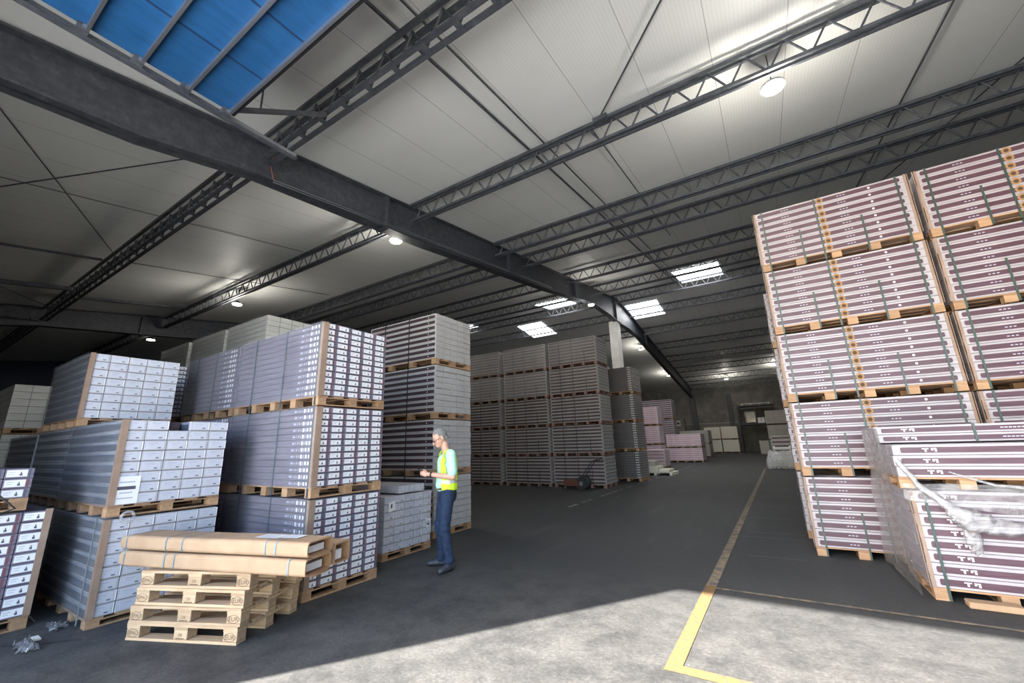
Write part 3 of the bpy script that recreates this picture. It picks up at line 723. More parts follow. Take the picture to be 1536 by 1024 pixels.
# tower behind the worker
for k in range(4):
    load('tower', -7.05, -5.18, 5.58, 6.62, 1.0 * k, 1.0 * (k + 1) - .006, f'{TIER4[k]} load of the grey-ended tower behind the person', mode='full', blocks=(k > 0), nb=4, straps=((.25, 0, 1), (.62, 0, 1)), strap_mat=BLACK)
# dark striped row
for i, (a, b) in enumerate(((-7.0, -5.08), (-9.05, -7.12), (-11.2, -9.26), (-13.3, -11.4))):
    for k in range(5):
        if i == 3 and k < 4: continue_simple = True
        load('dark', a, b, 13.74, 14.82, 1.05 * k, 1.05 * (k + 1) - .006, f'{TIER5[k]} load in the {["first", "second", "third", "fourth"][i]} dark striped stack counted from the aisle', mode='layer', straps=((.24, 0, 1), (.5, 0, 1), (.76, 0, .5)), strap_mat=BLACK, film=(k > 2 and i in (1, 2)), wood=mat('dark_wood', (.20, .115, .09), .8))
# stack behind that row
for k in range(4):
    load('reel', -6.6, -4.66, 16.4, 17.55, 1.11 * k, 1.11 * (k + 1) - .006, f'{TIER4[k]} load of the dark stack just past the striped row', mode='layer', straps=((.35, 0, 1),), strap_mat=BLACK)
load('sheet', -6.55, -5.2, 17.8, 18.8, 0, 4.5, 'tall pale wrapped stack just behind the dark stack', mode='layer', nr=24)
t = thing('wrapped_bundle', 'small pale bundle on top of the dark stack under the column', 'bundle', (-6.1, 16.9, 4.44)); m = MB(); m.bbox((-.45, -.35, 0), (.3, .35, .2), CREAM, .03); m.build('carton', t); m = MB(); m.bbox((-.2, -.3, .2), (.1, .2, .34), LABEL, .03); m.build('paper_wrap', t)

# strapping trolley in front of the dark row
t = thing('strapping_trolley', 'dark trolley with orange tray before the dark striped row', 'trolley', (-5.6, 13.25, 0))
for y in (-.16, .16):
    m = MB(); m.tube([(-.1, y - .025, .2), (-.1, y + .025, .2)], .2, BLACK, 24); m.tube([(-.1, y - .03, .2), (-.1, y + .03, .2)], .07, ALU, 12); m.build('wheel', t)
m = MB(); m.tube([(-.05, -.1, .24), (-.05, .1, .24)], .2, mat('dark_coil', (.03, .03, .03), .5), 24); m.build('strap_coil', t)
m = MB(); m.box((-.72, -.2, .12), (-.2, .2, .30), ORANGE); m.box((-.70, -.18, .04), (-.66, .18, .12), STEEL); m.build('tray', t)
for y in (-.14, .14):
    m = MB(); m.tube([(-.16, y, .3), (.32, y, .90), (.50, y, .95), (.62, y, .90)], .016, BLACK, 8); m.build('handle', t)
m = MB(); m.tube([(.32, -.14, .90), (.32, .14, .90)], .014, BLACK, 8); m.build('crossbar', t)

# far end: pink and pale stacks
def slab(t, a, b, mt, nm, e=.01): m = MB(); m.bbox(a, b, mt, e); return m.build(nm, t)
t = thing('pallet_load', 'low pallet with pale cartons at the end of the dark row', 'pallet load', (-5.2, 19.9, 0)); add_pallet(t, 2.1, 1.3, .13, 4, CREAM, True)
slab(t, (-1.0, -.55, .132), (.45, .5, .38), CREAM, 'pack'); slab(t, (.47, -.5, .132), (.9, .5, .24), CREAM, 'pack'); slab(t, (-.9, -.4, .382), (.3, .4, .60), KINDS['sheet']['body'], 'pack'); 
load('pink', -7.2, -5.45, 24.0, 25.2, 0, 1.0, 'low purple-banded load behind the pale low pallet', mode='layer', nr=5)
for k in range(3): load('pink', -8.2, -6.35, 27.2, 28.4, 1.2 * k, 1.2 * (k + 1) - .006, f'{TIER3[k]} load of the tall pink stack', mode='layer', nr=9)
for k in range(3): load('purple', -9.2, -6.6, 33, 34.2, 1.5 * k, 1.5 * (k + 1) - .006, f'{TIER3[k]} load of the tall pale stack behind the pink one', mode='layer', nr=9)
for k in range(2): load('pink', -6.7, -4.5, 30.5, 32.2, .93 * k, .93 * (k + 1) - .006, f'{["lower", "upper"][k]} load of the short pink stack near the far aisle', mode='layer', nr=6, corner=())
for k in range(2): load('sheet', -7.2, -5.0, 38, 40, 1.1 * k, 1.1 * (k + 1) - .006, f'{["lower", "upper"][k]} pale wrapped load behind the short pink stack', mode='layer', nr=5)
for k, (x, z) in enumerate(((-5.9, 0), (-4.3, 0), (-5.9, 1.33), (-4.3, 1.33))):
    t = thing('board_pallet', f'{["lower", "lower", "upper", "upper"][k]} cream board stack by the far wall, {["farther from", "next to"][k % 2]} the dark post', 'board stack', (x - .1, 49.5, z))
    add_pallet(t, 1.5, 1.2, .12, 3, WOOD, False); slab(t, (-.75, -.6, .122), (.75, .6, 1.32), CREAM, 'boards')
# machine box against far wall
t = thing('control_cabinet', 'grey cabinet on a shelf against the far wall', 'cabinet', (-9.6, 50.5, 2.2)); slab(t, (-.7, -.5, 0), (.7, .5, 1.6), CONC, 'body'); slab(t, (-.5, -.54, .75), (.35, -.5, 1.35), CONCL, 'front_panel')
for x in (-.2, .12): m = MB(); m.tube([(x, -.56, 1.05), (x, -.535, 1.05)], .14, BLACK, 16); m.build('dial', t)
t = thing('wall_shelf', 'dark shelf carrying the grey cabinet', 'shelf', (-9.6, 50.6, 0)); slab(t, (-2, -.7, 2.1), (2, .7, 2.19), STEEL, 'shelf_board')
for x in (-1.9, 1.9):
    for y in (-.6, .6): slab(t, (x - .06, y - .06, 0), (x + .06, y + .06, 2.1), STEEL, 'post', .005)
for k, x in enumerate((-10.6, -9.6, -8.4)):
    t = thing('carton', ['plain grey carton under the wall shelf, outer end', 'plain grey carton in the middle under the wall shelf', 'plain grey carton under the wall shelf near the post'][k], 'carton', (x, 50.3, 0)); slab(t, (-.42, -.35, 0), (.42, .35, 1.2 + .2 * (k % 2)), KINDS['sheet']['body'], 'body'); m = MB(); m.box((-.03, -.352, 0), (.03, -.35, 1.2), LABEL); m.build('tape', t)
# rack at the far wall
t = thing('pallet_rack', 'dark storage rack against the far wall', 'rack', (-1.9, 50.6, 0))
for x in (-1.5, 1.9):
    for y in (-.8, .8): slab(t, (x - .06, y - .06, 0), (x + .06, y + .06, 5.0), STEEL, 'upright', .005)
for z in (2.75, 4.65):
    for y in (-.8, .8): slab(t, (-1.5, y - .05, z), (1.9, y + .05, z + .12), STEEL, 'cross_beam', .005)
    slab(t, (-1.5, -.75, z + .12), (1.9, .75, z + .15), STEEL, 'shelf_board', .005)
t = thing('wrapped_bundle', 'glossy film-wrapped bundle on the rack shelf', 'bundle', (-2.3, 50.4, 2.905)); slab(t, (-.5, -.5, .02), (.5, .5, 1.2), mat('dark_goods', (.10, .10, .11), .5, coat=1), 'goods', .08); m = MB(); m.bbox((-.53, -.53, .0), (.53, .53, 1.23), FILMW, .06); m.build('stretch_film', t)
for k in range(3):
    t = thing('carton', ['white carton on the rack shelf next to the glossy bundle', 'white carton in the middle of the rack shelf', 'white carton at the end of the rack shelf'][k], 'carton', (-1.4 + k * .68, 50.3, 2.905)); slab(t, (-.3, -.3, 0), (.3, .3, .55 + .08 * (k == 1)), LABEL, 'body'); m = MB(); m.box((-.03, -.302, .1), (.03, -.3, .5), KRAFT); m.build('tape', t)
t = thing('pallet', 'bare pale pallet on top of the storage rack', 'pallet', (-1.7, 50.6, 4.805)); add_pallet(t, 2.6, 1.2, .15, 4, CREAM, True)
for k in range(3): load('sheet', -1.45 + .6, .9, 43, 44.2, 1.25 * k, 1.25 * (k + 1) - .006, f'{TIER3[k]} grey wrapped load in the far stack by the striped stacks', mode='layer', nr=8, film=False)
load('sheet', -1.6, -.9, 42.3, 43.0, 0, 1.2, 'small pale carton stack before the far grey stack', mode='layer', nr=3)
load('purple', -.5, 1.6, 30, 31.2, 0, 1.55, 'pale load of slatted packs behind the film heap', mode='layer', nr=6)
t = thing('film_wrapped_heap', 'low heap of goods bundled in loose clear film beside the aisle', 'film heap', (0, 24.6, 0)); slab(t, (-.7, -.45, .1), (.55, .6, .34), KINDS['sheet']['body'], 'goods'); slab(t, (-.55, -.3, .342), (.4, .5, .46), GREYC, 'goods'); add_pallet(t, 1.4, 1.1, .098, 3, WOOD, False)
def heap(u, v):
    a = 2 * math.pi * u; r = .98 - .30 * v; x = math.cos(a); y = math.sin(a)
    k = 1 / max(abs(x), abs(y)); x *= k * r * .82; y *= k * r * .68
    return (x + nz(u * 9, v * 3, 1, .12), y + nz(u * 9, v * 3, 7, .12) + .05, max(.01, .82 * v ** .8 + nz(u * 14, v * 4, 3, .10)))
m = MB(); nu, nv = 44, 9; vs = [heap((i % nu) / nu, j / nv) for j in range(nv + 1) for i in range(nu)]; fs = []
for j in range(nv):
    for i in range(nu): fs.append((j * nu + i, j * nu + (i + 1) % nu, (j + 1) * nu + (i + 1) % nu, (j + 1) * nu + i))
m.add(vs, fs, m_film('heap_stretch_film', .45, .08, (7, 7, 7), .8, .25)); m.build('stretch_film', t, smooth=True)
t = thing('crate_frame', 'pale slatted crate standing behind the film heap', 'crate', (.35, 26.6, 0)); 
for k in range(4): slab(t, (-.75, -.4, .1 + .24 * k), (.75, .4, .22 + .24 * k), LABEL, 'slat')
for x in (-.72, 0, .72): slab(t, (x - .05, -.35, 0), (x + .05, .35, 1.0), CREAM, 'post')

# ------------------------------------------------------------------ bare pallets with cardboard
def text_mesh(txt, size):
    cu = bpy.data.curves.new('stamp', 'FONT'); cu.body = txt; cu.size = size; cu.align_x = 'CENTER'; cu.align_y = 'CENTER'
    o = bpy.data.objects.new('stamp', cu); C.objects.link(o); bpy.context.view_layer.update()
    me = bpy.data.meshes.new_from_object(o.evaluated_get(bpy.context.evaluated_depsgraph_get())); bpy.data.objects.remove(o)
    return [v.co.copy() for v in me.vertices], [tuple(p.vertices) for p in me.polygons]
STAMP = mat('burnt_stamp', (.10, .06, .035), .8)
TX = {k: text_mesh(k, s) for k, s in (('EUR', .048), ('EPAL', .038), ('DE', .03))}
PL, PD, PH = 1.06, .73, .131
def eur_pallet(loc, rz, label):
    t = thing('wooden_pallet', label, 'pallet', loc, rz, None)
    w = .12
    for k in range(5):
        y = -PD / 2 + .06 + k * (PD - .12) / 4; m = MB(); ww = .125 if k in (0, 2, 4) else .09
        m.box((-PL / 2, y - ww / 2, PH - .02), (PL / 2, y + ww / 2, PH), WOODN); m.build('deck_board', t)
    for x in (-PL / 2 + .065, 0, PL / 2 - .065):
        m = MB(); m.box((x - .065, -PD / 2, PH - .041), (x + .065, PD / 2, PH - .021), WOODN); m.build('stringer', t)
        for y in (-PD / 2 + .05, 0, PD / 2 - .05):
            m = MB(); m.bbox((-.064, -.05, 0), (.064, .05, PH - .041 - .021), WOODN, .004); b = m.build('block', t, (x, y, .021))
            if y < -.1:
                key = 'DE' if abs(x) < .1 else ('EPAL' if x < 0 else 'EUR'); vs, fs = TX[key]; q = MB()
                q.add([(v.x, -.0515, v.y + .033) for v in vs], fs, STAMP)
                if key != 'DE': q.ring((0, -.0515, .033), .9, 1, (.055, 0, 0), (0, 0, .031), STAMP, 22)
                else: q.fy(-.04, .04, .006, .012, -.0515, STAMP)
                q.build('stamp', b)
    for y in (-PD / 2 + .05, 0, PD / 2 - .05):
        m = MB(); m.box((-PL / 2, y - .05, 0), (PL / 2, y + .05, .02), WOODN); m.build('bottom_board', t)
    return t
A = Vector((-4.92, 1.57)); ang = math.atan2(.41, .97)
u = Vector((math.cos(ang), math.sin(ang))); v = Vector((-u.y, u.x))
ctr = A + u * PL / 2 + v * PD / 2
for k in range(4):
    p = ctr + u * (0, .012, .03, .045)[k] + v * (0, -.006, .004, .012)[k]
    eur_pallet((p.x, p.y, k * .1325), ang + (0, .01, -.008, .012)[k], f'{TIER4[k]} of four stamped bare wooden pallets under the long cardboard boxes')
def rounded_profile(D, H, r, n=5):
    pts = []
    for cy, cz, a in ((D - r, r, -90), (D - r, H - r, 0), (r, H - r, 90), (r, r, 180)):
        for k in range(n + 1): t = math.radians(a + 90 * k / n); pts.append((cy + r * math.cos(t), cz + r * math.sin(t)))
    return pts
def long_box(fr, ang, L, D, H, z, label, r, straps, labels=False, openend=True):
    """lies along -u from its front right corner; open folded end at +x"""
    t = thing('cardboard_package', label, 'cardboard box', (fr[0], fr[1], z), ang)
    P = rounded_profile(D, H, r); Q = rounded_profile(D - .024, H - .024, max(r - .012, .006)); n = len(P)
    m = MB(); st = [(-L, .55), (-L + .03, .86), (-L + .09, 1), (-L * .75, 1.0), (-L * .5, 1.0), (-L * .25, 1.0), (0, 1.0)]
    vs = []; fs = []
    for k, (x, s) in enumerate(st):
        wob = .004 * math.sin(x * 5 + H * 40)
        for y, zz in P: vs.append((x, D / 2 + (y - D / 2) * (1 - (1 - s) * .3), H / 2 + (zz - H / 2) * s + (wob if zz > H / 2 else 0)))
    for k in range(len(st) - 1):
        for i in range(n): fs.append((k * n + i, k * n + (i + 1) % n, (k + 1) * n + (i + 1) % n, (k + 1) * n + i))
    fs.append(tuple(range(n))[::-1]); m.add(vs, fs, KRAFT)
    o = len(m.v)                                                     # rim and inside of the open end
    vs = [(0, y, zz) for y, zz in P] + [(0, y + .012, zz + .012) for y, zz in Q]; m.add(vs, [(i, (i + 1) % n, n + (i + 1) % n, n + i) for i in range(n)], KRAFT)
    vs = [(0, y + .012, zz + .012) for y, zz in Q] + [(-.16, y + .012, zz + .012) for y, zz in Q]; m.add(vs, [(i, (i + 1) % n, n + (i + 1) % n, n + i) for i in range(n)] + [tuple(range(n, 2 * n))], KRAFTIN)
    m.build('sleeve', t)
    m = MB(); m.box((-.15, .03, .02), (-.05, D - .05, H * .6), LABEL); m.build('packed_goods', t)
    m = MB(); m.quad([(-.01, .015, .012), (.06, .02, .004), (.06, D * .7, .006), (-.01, D * .8, .012)], KRAFT); m.quad([(-.01, .015, .0125), (-.01, D * .8, .0125), (.06, D * .7, .0065), (.06, .02, .0045)], KRAFTIN)
    if z > .6 or H < .15: m.build('flap', t)
    for s in straps:
        m = MB(); x = -L * s; e = .004; W = rounded_profile(D + 2 * e, H + 2 * e, r + e)
        vs = [(x - .008, y - e, zz - e) for y, zz in W] + [(x + .008, y - e, zz - e) for y, zz in W]
        m.add(vs, [(i, (i + 1) % n, n + (i + 1) % n, n + i) for i in range(n)], STRAPB); m.build('strap', t)
    if labels:
        for x0, x1, y0, y1 in ((-.62, -.38, .08, .22), (-.37, -.2, .10, .23)):
            m = MB(); m.fz(x0, x1, y0, y1, H + .006, LABEL)
            for k in range(3): m.fz(x0 + .03, x1 - .05, y0 + .03 + k * .03, y0 + .04 + k * .03, H + .0068, INKL)
            m.build('paper_label', t)
    return t
ab = math.atan2(.61, 2.0)
long_box((-3.31, 2.12), ab, 2.06, .30, .128, .533, 'lower of two long strapped cardboard boxes on the bare pallets', .03, (.955, .72, .665, .08))
long_box((-3.30, 2.12), ab, 2.08, .30, .118, .672, 'upper of two long strapped cardboard boxes, with paper labels', .035, (.95, .72, .63, .20, .15), True)
long_box((-3.43, 2.46), ab, 1.7, .21, .17, .533, 'open-ended cardboard box behind the two strapped ones', .012, (.5,))

# litter
def scrap(name, c, w, d, h, mt, label, cat, seed):
    m = MB(); nu = nv = 12; vs = [(-w / 2 + w * i / nu + nz(i * .8, j * .7, seed, .04), -d / 2 + d * j / nv + nz(i * .6, j * .9, seed + 4, .04), .004 + abs(nz(i * .55, j * .55, seed + 9, h))) for j in range(nv + 1) for i in range(nu + 1)]
    fs = [(j * (nu + 1) + i, j * (nu + 1) + i + 1, (j + 1) * (nu + 1) + i + 1, (j + 1) * (nu + 1) + i) for j in range(nv) for i in range(nu)]
    m.add(vs, fs, mt); m.build(name, loc=(*c, 0), label=label, cat=cat, smooth=True)
scrap('plastic_scrap', (-5.46, 1.10), .32, .10, .10, FILMW, 'larger crumpled clear film scrap on the floor before the white cartons', 'plastic scrap', 1)
scrap('plastic_scrap', (-5.85, 1.34), .22, .10, .06, FILML, 'smaller clear film scrap on the floor at the foot of the white cartons', 'plastic scrap', 21)
m = MB(); m.box((-5.72, 1.17, .001), (-5.60, 1.21, .012), CREAM); m.build('wood_splinter', label='small pale wood splinter on the floor before the white cartons', cat='wood scrap')
m = MB(); P = [(-7.05, 1.42, .74), (-6.75, 1.28, .55), (-6.72, 1.26, .45), (-6.6, 1.25, .2), (-6.45, 1.27, .02), (-6.2, 1.27, .008)]
for a, b in zip(P, P[1:]): m.bar(a, b, .012, .003, STRAPB)
m.build('loose_strap', label='loose grey strap hanging beside the lowest white cartons', cat='strap')
m = MB(); P = [(-6.0, .80, .004), (-5.9, .85, .004), (-5.4, 1.25, .004), (-5.28, 1.38, .004)]
for a, b in zip(P, P[1:]): m.bar(a, b, .008, .003, BLACK)
m.build('loose_strap', label='thin dark strap lying on the floor before the white cartons', cat='strap')

# ------------------------------------------------------------------ person
def capsule(m, p, q, r0, r1, sx=1., n=14, flat=None):
    """tapered capsule from p to q as a closed surface"""
    p = Vector(p); q = Vector(q); t = (q - p); L = t.length or 1e-5; t = t / L if L > 1e-5 else Vector((0, 0, 1)); a = Vector((1, 0, 0)); a = (a - t * a.dot(t)); a = a.normalized() if a.length > .2 else t.orthogonal().normalized(); b = t.cross(a)
    rings = []; K = 5
    for k in range(K): th = -math.pi / 2 + math.pi / 2 * (k + .3) / K; rings.append((r0 * math.sin(th), r0 * math.cos(th)))
    for k in range(K + 1): th = math.pi / 2 * (k - .0) / (K + .3); rings.append((L + r1 * math.sin(th), r1 * math.cos(th)))
    vs = []
    for d, r in rings:
        for i in range(n): g = 2 * math.pi * i / n; vs.append(p + t * d + a * (math.cos(g) * r * sx) + b * (math.sin(g) * r))
    fs = [tuple(range(n))[::-1], tuple(range((len(rings) - 1) * n, len(rings) * n))]
    for k in range(len(rings) - 1):
        for i in range(n): fs.append((k * n + i, k * n + (i + 1) % n, (k + 1) * n + (i + 1) % n, (k + 1) * n + i))
    m.add(vs, fs, m.cur)
def ell(m, c, r, M=None, n=16):
    vs = []; fs = []; c = Vector(c); K = 10
    for k in range(1, K):
        th = math.pi * k / K
        for i in range(n):
            g = 2 * math.pi * i / n; w = Vector((r[0] * math.sin(th) * math.cos(g), r[1] * math.sin(th) * math.sin(g), r[2] * math.cos(th)))
            vs.append(c + (M @ w if M else w))
    w = Vector((0, 0, r[2])); vs.append(c + (M @ w if M else w)); vs.append(c - (M @ w if M else w)); a = len(vs) - 2
    for i in range(n): fs.append((a, i, (i + 1) % n)); fs.append((a + 1, (K - 2) * n + (i + 1) % n, (K - 2) * n + i))
    for k in range(K - 2):
        for i in range(n): fs.append((k * n + i, (k + 1) * n + i, (k + 1) * n + (i + 1) % n, k * n + (i + 1) % n))
    m.add(vs, fs, m.cur)
def remesh(m, voxel, smooth=2, keep=None):
    me = m.mesh('tmp'); o = bpy.data.objects.new('tmp', me); C.objects.link(o)
    md = o.modifiers.new('r', 'REMESH'); md.mode = 'VOXEL'; md.voxel_size = voxel
    bpy.context.view_layer.update()
    r = bpy.data.meshes.new_from_object(o.evaluated_get(bpy.context.evaluated_depsgraph_get())); bpy.data.objects.remove(o)
    bm = bmesh.new(); bm.from_mesh(r)
    for _ in range(smooth): bmesh.ops.smooth_vert(bm, verts=bm.verts, factor=.5, use_axis_x=True, use_axis_y=True, use_axis_z=True)
    if keep: bmesh.ops.delete(bm, geom=[f for f in bm.faces if not keep(f.calc_center_median())], context='FACES')
    bm.to_mesh(r); bm.free(); r.polygons.foreach_set('use_smooth', [True] * len(r.polygons)); return r
def setmat(me, fn, mats):
    me.materials.clear()
    for x in mats: me.materials.append(x)
    me.polygons.foreach_set('material_index', [fn(p.center) for p in me.polygons]); me.update()
SKIN = mat('skin', rough=.5, build=b_noise((.50, .27, .19), (.60, .34, .25), 12))
HAIR = mat('grey_hair', rough=.8, build=b_noise((.10, .095, .09), (.24, .23, .22), 60, lo=.3, hi=.7))
SHIRT = mat('mint_shirt', rough=.8, build=b_noise((.36, .66, .50), (.46, .76, .60), 20))
VEST = mat('hi_vis_vest', (.62, .88, .03), .7)
REFL = mat('reflective_tape', (.52, .53, .52), .4)
JEANS = mat('blue_jeans', rough=.85, build=b_noise((.006, .016, .042), (.012, .030, .070), 18))
SHOE = mat('dark_shoe', rough=.6, build=b_noise((.022, .025, .035), (.06, .065, .08), 30))
SOLE = mat('shoe_sole', (.03, .03, .035), .6)
face = Vector((-.58, -.81)); pa = math.atan2(face.x, -face.y)     # local -y turned to the facing direction
pt = thing('person', 'person in hi-vis vest, mint shirt and jeans looking down at a phone', 'person', (-3.86, 4.38, 0), -pa * -1)
pt.rotation_euler = (0, 0, math.atan2(face.y, face.x) + math.pi / 2)
# joints, local: x = person's left, -y = front
def arm(s):
    sh = Vector((.185 * s, .025, 1.40)); el = Vector((.255 * s, .04, 1.115)); wr = Vector((.085 * s, -.235, 1.155))
    return sh, el, wr
legs = {1: (Vector((.095, 0, .93)), Vector((.125, -.03, .49)), Vector((.15, .03, .09))), -1: (Vector((-.095, 0, .93)), Vector((-.12, -.035, .49)), Vector((-.135, .0, .09)))}
HM = Matrix.Translation((0, -.035, 1.535)) @ Matrix.Rotation(math.radians(30), 4, 'X')   # head frame: tilted down
def H(p): return HM @ Vector(p)
hm3 = HM.to_3x3()
b = MB(); b.cur = SKIN
capsule(b, (0, .02, .98), (0, .02, 1.30), .105, .12, 1.25); capsule(b, (0, .02, 1.30), (0, .02, 1.38), .11, .08, 1.6)
capsule(b, (0, .022, 1.40), (0, -.02, 1.53), .058, .052)
for s in (1, -1):
    h, k, a = legs[s]; capsule(b, h, k, .07, .05); capsule(b, k, a, .05, .035); capsule(b, a, a + Vector((0, -.03, -.04)), .035, .03)
    capsule(b, (0, .02, .97), h, .08, .07)
    sh, el, wr = arm(s); capsule(b, (.05 * s, .02, 1.37), sh, .05, .05); capsule(b, sh, el, .046, .039); capsule(b, el, wr, .041, .027)
    # hand: palm holding the phone, four fingers and a thumb of different lengths
    d = (wr - el).normalized(); inn = Vector((-s, 0, 0)); inn = (inn - d * inn.dot(d)).normalized(); up = Vector((0, 0, 1))
    pc = wr + d * .055
    capsule(b, wr, wr + d * .075, .026, .030)
    capsule(b, wr + d * .05 - up * .012, wr + d * .075 + up * .012, .026, .026)
    for i, (ln, o) in enumerate(((.062, .027), (.070, .009), (.066, -.009), (.052, -.026))):
        base = wr + d * .080 + up * o * .9; k1 = base + d * ln * .45 + inn * .004; k2 = k1 + d * ln * .25 + inn * .022; k3 = k2 + inn * .022 - d * .004
        capsule(b, base, k1, .0095, .009, n=8); capsule(b, k1, k2, .009, .0085, n=8); capsule(b, k2, k3, .0085, .0075, n=8)
    tb = wr + d * .035 + up * .022 + inn * .012; t1 = tb + d * .030 + up * .022 + inn * .012; t2_ = t1 + d * .028 + inn * .012 + up * .004
    capsule(b, tb, t1, .0125, .011, n=8); capsule(b, t1, t2_, .011, .009, n=8)
# head
ell(b, H((0, .012, .115)), (.077, .098, .105), hm3); ell(b, H((0, -.035, .055)), (.060, .062, .075), hm3); ell(b, H((0, -.062, .012)), (.036, .032, .030), hm3)
capsule(b, H((0, -.092, .095)), H((0, -.117, .062)), .010, .014, n=8); ell(b, H((0, -.112, .058)), (.017, .014, .011), hm3)
for s in (1, -1):
    ell(b, H((.030 * s, -.082, .112)), (.020, .012, .009), hm3); ell(b, H((.080 * s, .012, .085)), (.011, .020, .034), hm3); ell(b, H((.042 * s, -.060, .06)), (.022, .022, .022), hm3)
ell(b, H((0, -.094, .030)), (.024, .010, .007), hm3); ell(b, H((0, -.092, .020)), (.022, .010, .007), hm3)
me = remesh(b, .0055, 2); setmat(me, lambda c: 0, [SKIN]); obj('body', me, pt)
# hair: short cap over the skull, thin on top
b = MB(); b.cur = HAIR; ell(b, H((0, .020, .122)), (.083, .101, .104), hm3); ell(b, H((0, .06, .06)), (.066, .055, .06), hm3)
Hi = HM.inverted()
def hk(c):
    q = Hi @ c
    return q.z > .035 + .0 * q.y and (q.y > -.01 - (q.z - .1) * .1 if q.z < .165 else q.y > -.068) and not (abs(q.x) > .06 and q.z < .075 and q.y < .03)
me = remesh(b, .006, 2, hk); setmat(me, lambda c: 0, [HAIR]); obj('hair', me, pt)
# glasses
m = MB()
for s in (1, -1):
    m.tube([H((.034 * s + .024 * math.cos(a * math.pi / 6), -.101, .092 + .017 * math.sin(a * math.pi / 6))) for a in range(13)], .0028, BLACK, 6)
    m.tube([H((.058 * s, -.098, .096)), H((.078 * s, -.06, .098)), H((.084 * s, .01, .098))], .0028, BLACK, 6)
m.tube([H((-.010, -.104, .095)), H((.010, -.104, .095))], .0025, BLACK, 6); m.build('glasses', pt)
m = MB()
for s in (1, -1): 
    q = MB(); q.cur = mat('eye', (.05, .04, .04), .2); ell(q, H((.033 * s, -.091, .092)), (.010, .006, .0055), hm3, 8); q.build('eye', pt, smooth=True)
# shirt
def torso(b, g):
    capsule(b, (0, .022, .985), (0, .022, 1.12), .122 + g, .120 + g, 1.22); capsule(b, (0, -.01, 1.02), (0, -.005, 1.12), .115 + g, .110 + g, 1.1)
    capsule(b, (0, .022, 1.12), (0, .02, 1.30), .120 + g, .118 + g, 1.28); capsule(b, (0, .025, 1.30), (0, .025, 1.375), .108 + g, .066 + g, 1.75)
    for s in (1, -1): capsule(b, (.05 * s, .022, 1.385), (.170 * s, .025, 1.385), .060 + g, .060 + g)
b = MB(); b.cur = SHIRT; torso(b, .006)
for s in (1, -1):
    sh, el, wr = arm(s); capsule(b, sh, sh.lerp(el, .70), .068, .066)
    capsule(b, sh.lerp(el, .70), sh.lerp(el, .80), .066, .06)
me = remesh(b, .009, 3, lambda c: not (c.z < .925) and not (c.z > 1.425 and abs(c.x) < .07 and math.hypot(c.x, c.y) < .064)); setmat(me, lambda c: 0, [SHIRT]); obj('shirt', me, pt)
# vest: open at the front, bands low on the body
b = MB(); b.cur = VEST; torso(b, .017)
def vk(c):
    if c.z < .945: return False
    if abs(c.x) > .158 and c.z > 1.10: return False                       # arm holes
    if c.z > 1.40 and abs(c.x) < .085: return False                        # neck
    if c.y < -.04 and abs(c.x) < (.105 if c.z > 1.1 else .115) : return False  # open front
    return True
me = remesh(b, .010, 3, vk)
setmat(me, lambda c: 1 if 1.03 < c.z < 1.078 else 0, [VEST, REFL]); vo = obj('vest', me, pt); sd = vo.modifiers.new('s', 'SOLIDIFY'); sd.thickness = .005; sd.offset = 1
# jeans
b = MB(); b.cur = JEANS
capsule(b, (0, .02, .90), (0, .02, .985), .118, .112, 1.25); capsule(b, (0, .035, .87), (0, .035, .90), .118, .118, 1.2)
for s in (1, -1):
    h, k, a = legs[s]; capsule(b, h + Vector((0, .01, -.03)), k, .095, .068); capsule(b, k, a + Vector((0, 0, .02)), .068, .056); capsule(b, a + Vector((0, .0, .06)), a + Vector((0, -.012, .01)), .058, .060); capsule(b, k + Vector((0, -.01, .04)), k + Vector((0, -.01, -.04)), .068, .066)
me = remesh(b, .009, 2, lambda c: .055 < c.z < 1.0); 
for p in me.vertices:
    if p.co.z < .8: p.co += p.normal * (.004 * math.sin(p.co.z * 70 + p.co.x * 30) * (1 if p.co.z < .25 or .42 < p.co.z < .58 else .4))
setmat(me, lambda c: 0, [JEANS]); obj('jeans', me, pt)
m = MB(); m.tube([(.150 * math.cos(a / 24 * 2 * math.pi), .02 + .122 * math.sin(a / 24 * 2 * math.pi), .965) for a in range(25)], .014, mat('brown_belt', (.06, .04, .03), .5), 6); m.build('belt', pt)
# shoes
for s in (1, -1):
    a = legs[s][2]; rzf = math.radians(34 if s == 1 else -20); b = MB(); b.cur = SHOE
    M = Matrix.Translation((a.x, a.y, 0)) @ Matrix.Rotation(rzf, 4, 'Z')
    P = lambda x, y, z: M @ Vector((x, y, z))
    capsule(b, P(0, .045, .05), P(0, -.06, .048), .045, .044); capsule(b, P(0, -.06, .045), P(.0, -.165, .036), .044, .034, 1.15); capsule(b, P(0, .02, .06), P(0, .0, .10), .046, .046)
    me = remesh(b, .007, 2, lambda c: c.z > .012); setmat(me, lambda c: 1 if c.z < .026 else 0, [SHOE, SOLE]); so = obj('shoe', me, pt)
    m = MB()
    for k in range(4): m.tube([P(-.03, -.04 - .022 * k, .085 - .009 * k), P(0, -.045 - .022 * k, .094 - .009 * k), P(.03, -.04 - .022 * k, .085 - .009 * k)], .0035, REFL, 6)
    m.build('laces', so)
# watch on the left wrist
sh, el, wr = arm(1); d = (wr - el).normalized(); q = wr - d * .03
m = MB(); m.tube([q - d * .010, q + d * .010], .034, BLACK, 16); m.build('watch', pt)
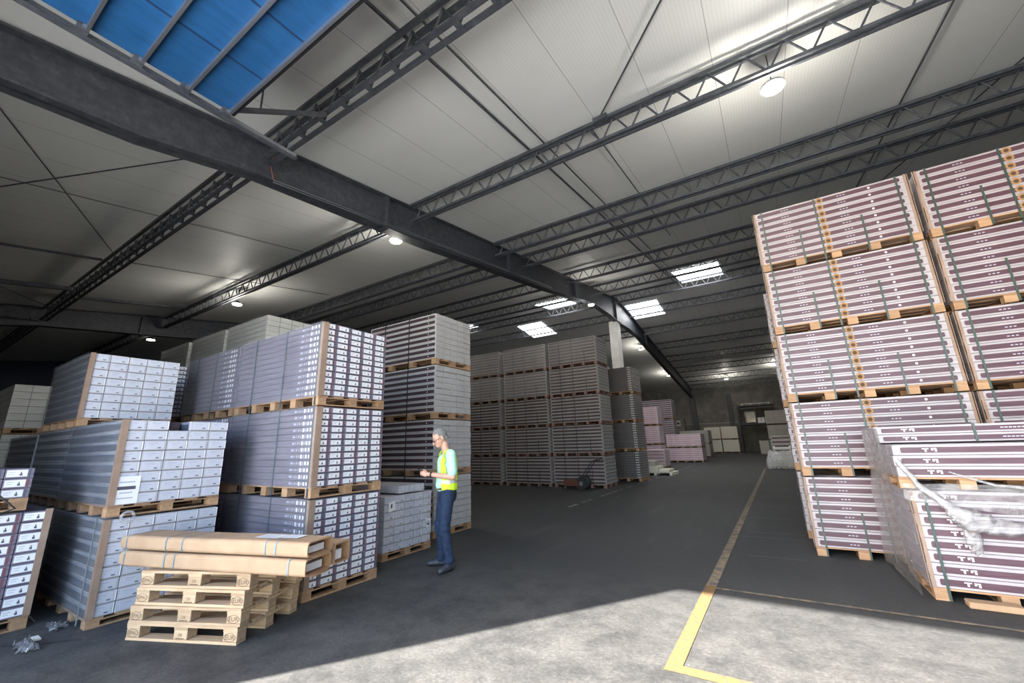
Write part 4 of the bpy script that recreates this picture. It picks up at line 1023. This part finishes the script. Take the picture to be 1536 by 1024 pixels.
# phone: held, a thing of its own
mw = pt.matrix_world if False else (Matrix.Translation(pt.location) @ Matrix.Rotation(pt.rotation_euler.z, 4, 'Z'))
ph = thing('phone', 'dark phone held in both hands of the person', 'phone'); M = mw @ Matrix.Translation((0, -.315, 1.185)) @ Matrix.Rotation(math.radians(-38), 4, 'X')
ph.matrix_world = M
m = MB(); m.bbox((-.036, -.075, 0), (.036, .075, .009), BLACK, .003); m.build('phone_body', ph)
m = MB(); m.fz(-.032, .032, -.068, .068, .0096, mat('phone_screen', (.02, .03, .05), .1)); m.build('screen', ph)

# ------------------------------------------------------------------ light
w = bpy.data.worlds.new('World'); S.world = w; w.use_nodes = True; nt = w.node_tree
sky = N(nt, 'ShaderNodeTexSky'); sky.sky_type = 'NISHITA'; sky.sun_disc = False
az = math.atan2(2.4, 3.46)                                         # the sun's light travels toward (+sin, +cos)
SUN_EL = math.radians(33.5)
sky.sun_elevation = SUN_EL; sky.sun_rotation = az + math.pi
bg = nt.nodes['Background']; bg.inputs['Strength'].default_value = 1.25
nt.links.new(sky.outputs[0], bg.inputs['Color'])
sun = bpy.data.lights.new('sun', 'SUN'); sun.energy = 41; sun.angle = math.radians(.6); sun.color = (1, .95, .87)
so = bpy.data.objects.new('sun', sun); C.objects.link(so)
dv = Vector((math.sin(az) * math.cos(SUN_EL), math.cos(az) * math.cos(SUN_EL), -math.sin(SUN_EL))); so.rotation_euler = dv.to_track_quat('-Z', 'Y').to_euler()
pl = bpy.data.lights.new('door_daylight', 'AREA'); pl.shape = 'RECTANGLE'; pl.size = DX1 - DX0; pl.size_y = DH
po = bpy.data.objects.new('door_daylight', pl); C.objects.link(po); po.location = ((DX0 + DX1) / 2, YN - .12, DH / 2); po.rotation_euler = (math.radians(90), 0, 0)
po.rotation_euler = Vector((0, 1, 0)).to_track_quat('-Z', 'Z').to_euler()
pl.cycles.is_portal = True

# ------------------------------------------------------------------ camera
cam = bpy.data.cameras.new('camera'); co = bpy.data.objects.new('camera', cam); C.objects.link(co)
f, yaw, pitch, roll = 616.025, .559601338, .24550751, -.0303261303
cam.sensor_width = 36; cam.lens = f / 1536 * 36; cam.clip_start = .05; cam.clip_end = 300
cy, sy, cp, sp = math.cos(yaw), math.sin(yaw), math.cos(pitch), math.sin(pitch)
fw = Vector((-sy * cp, cy * cp, sp)); r_ = Vector((cy, sy, 0)); up = r_.cross(fw); c, s = math.cos(roll), math.sin(roll)
rx = c * r_ + s * up; ux = -s * r_ + c * up
co.matrix_world = Matrix(((rx.x, ux.x, -fw.x, 0), (rx.y, ux.y, -fw.y, 0), (rx.z, ux.z, -fw.z, 1.5), (0, 0, 0, 1)))
S.camera = co
S.view_settings.view_transform = 'Standard'; S.view_settings.look = 'None'; S.view_settings.gamma = 1; S.view_settings.use_curve_mapping = False
S.view_settings.exposure = 0.15
S.cycles.max_bounces = 8; S.cycles.diffuse_bounces = 5; S.cycles.transparent_max_bounces = 16; S.cycles.sample_clamp_indirect = 6
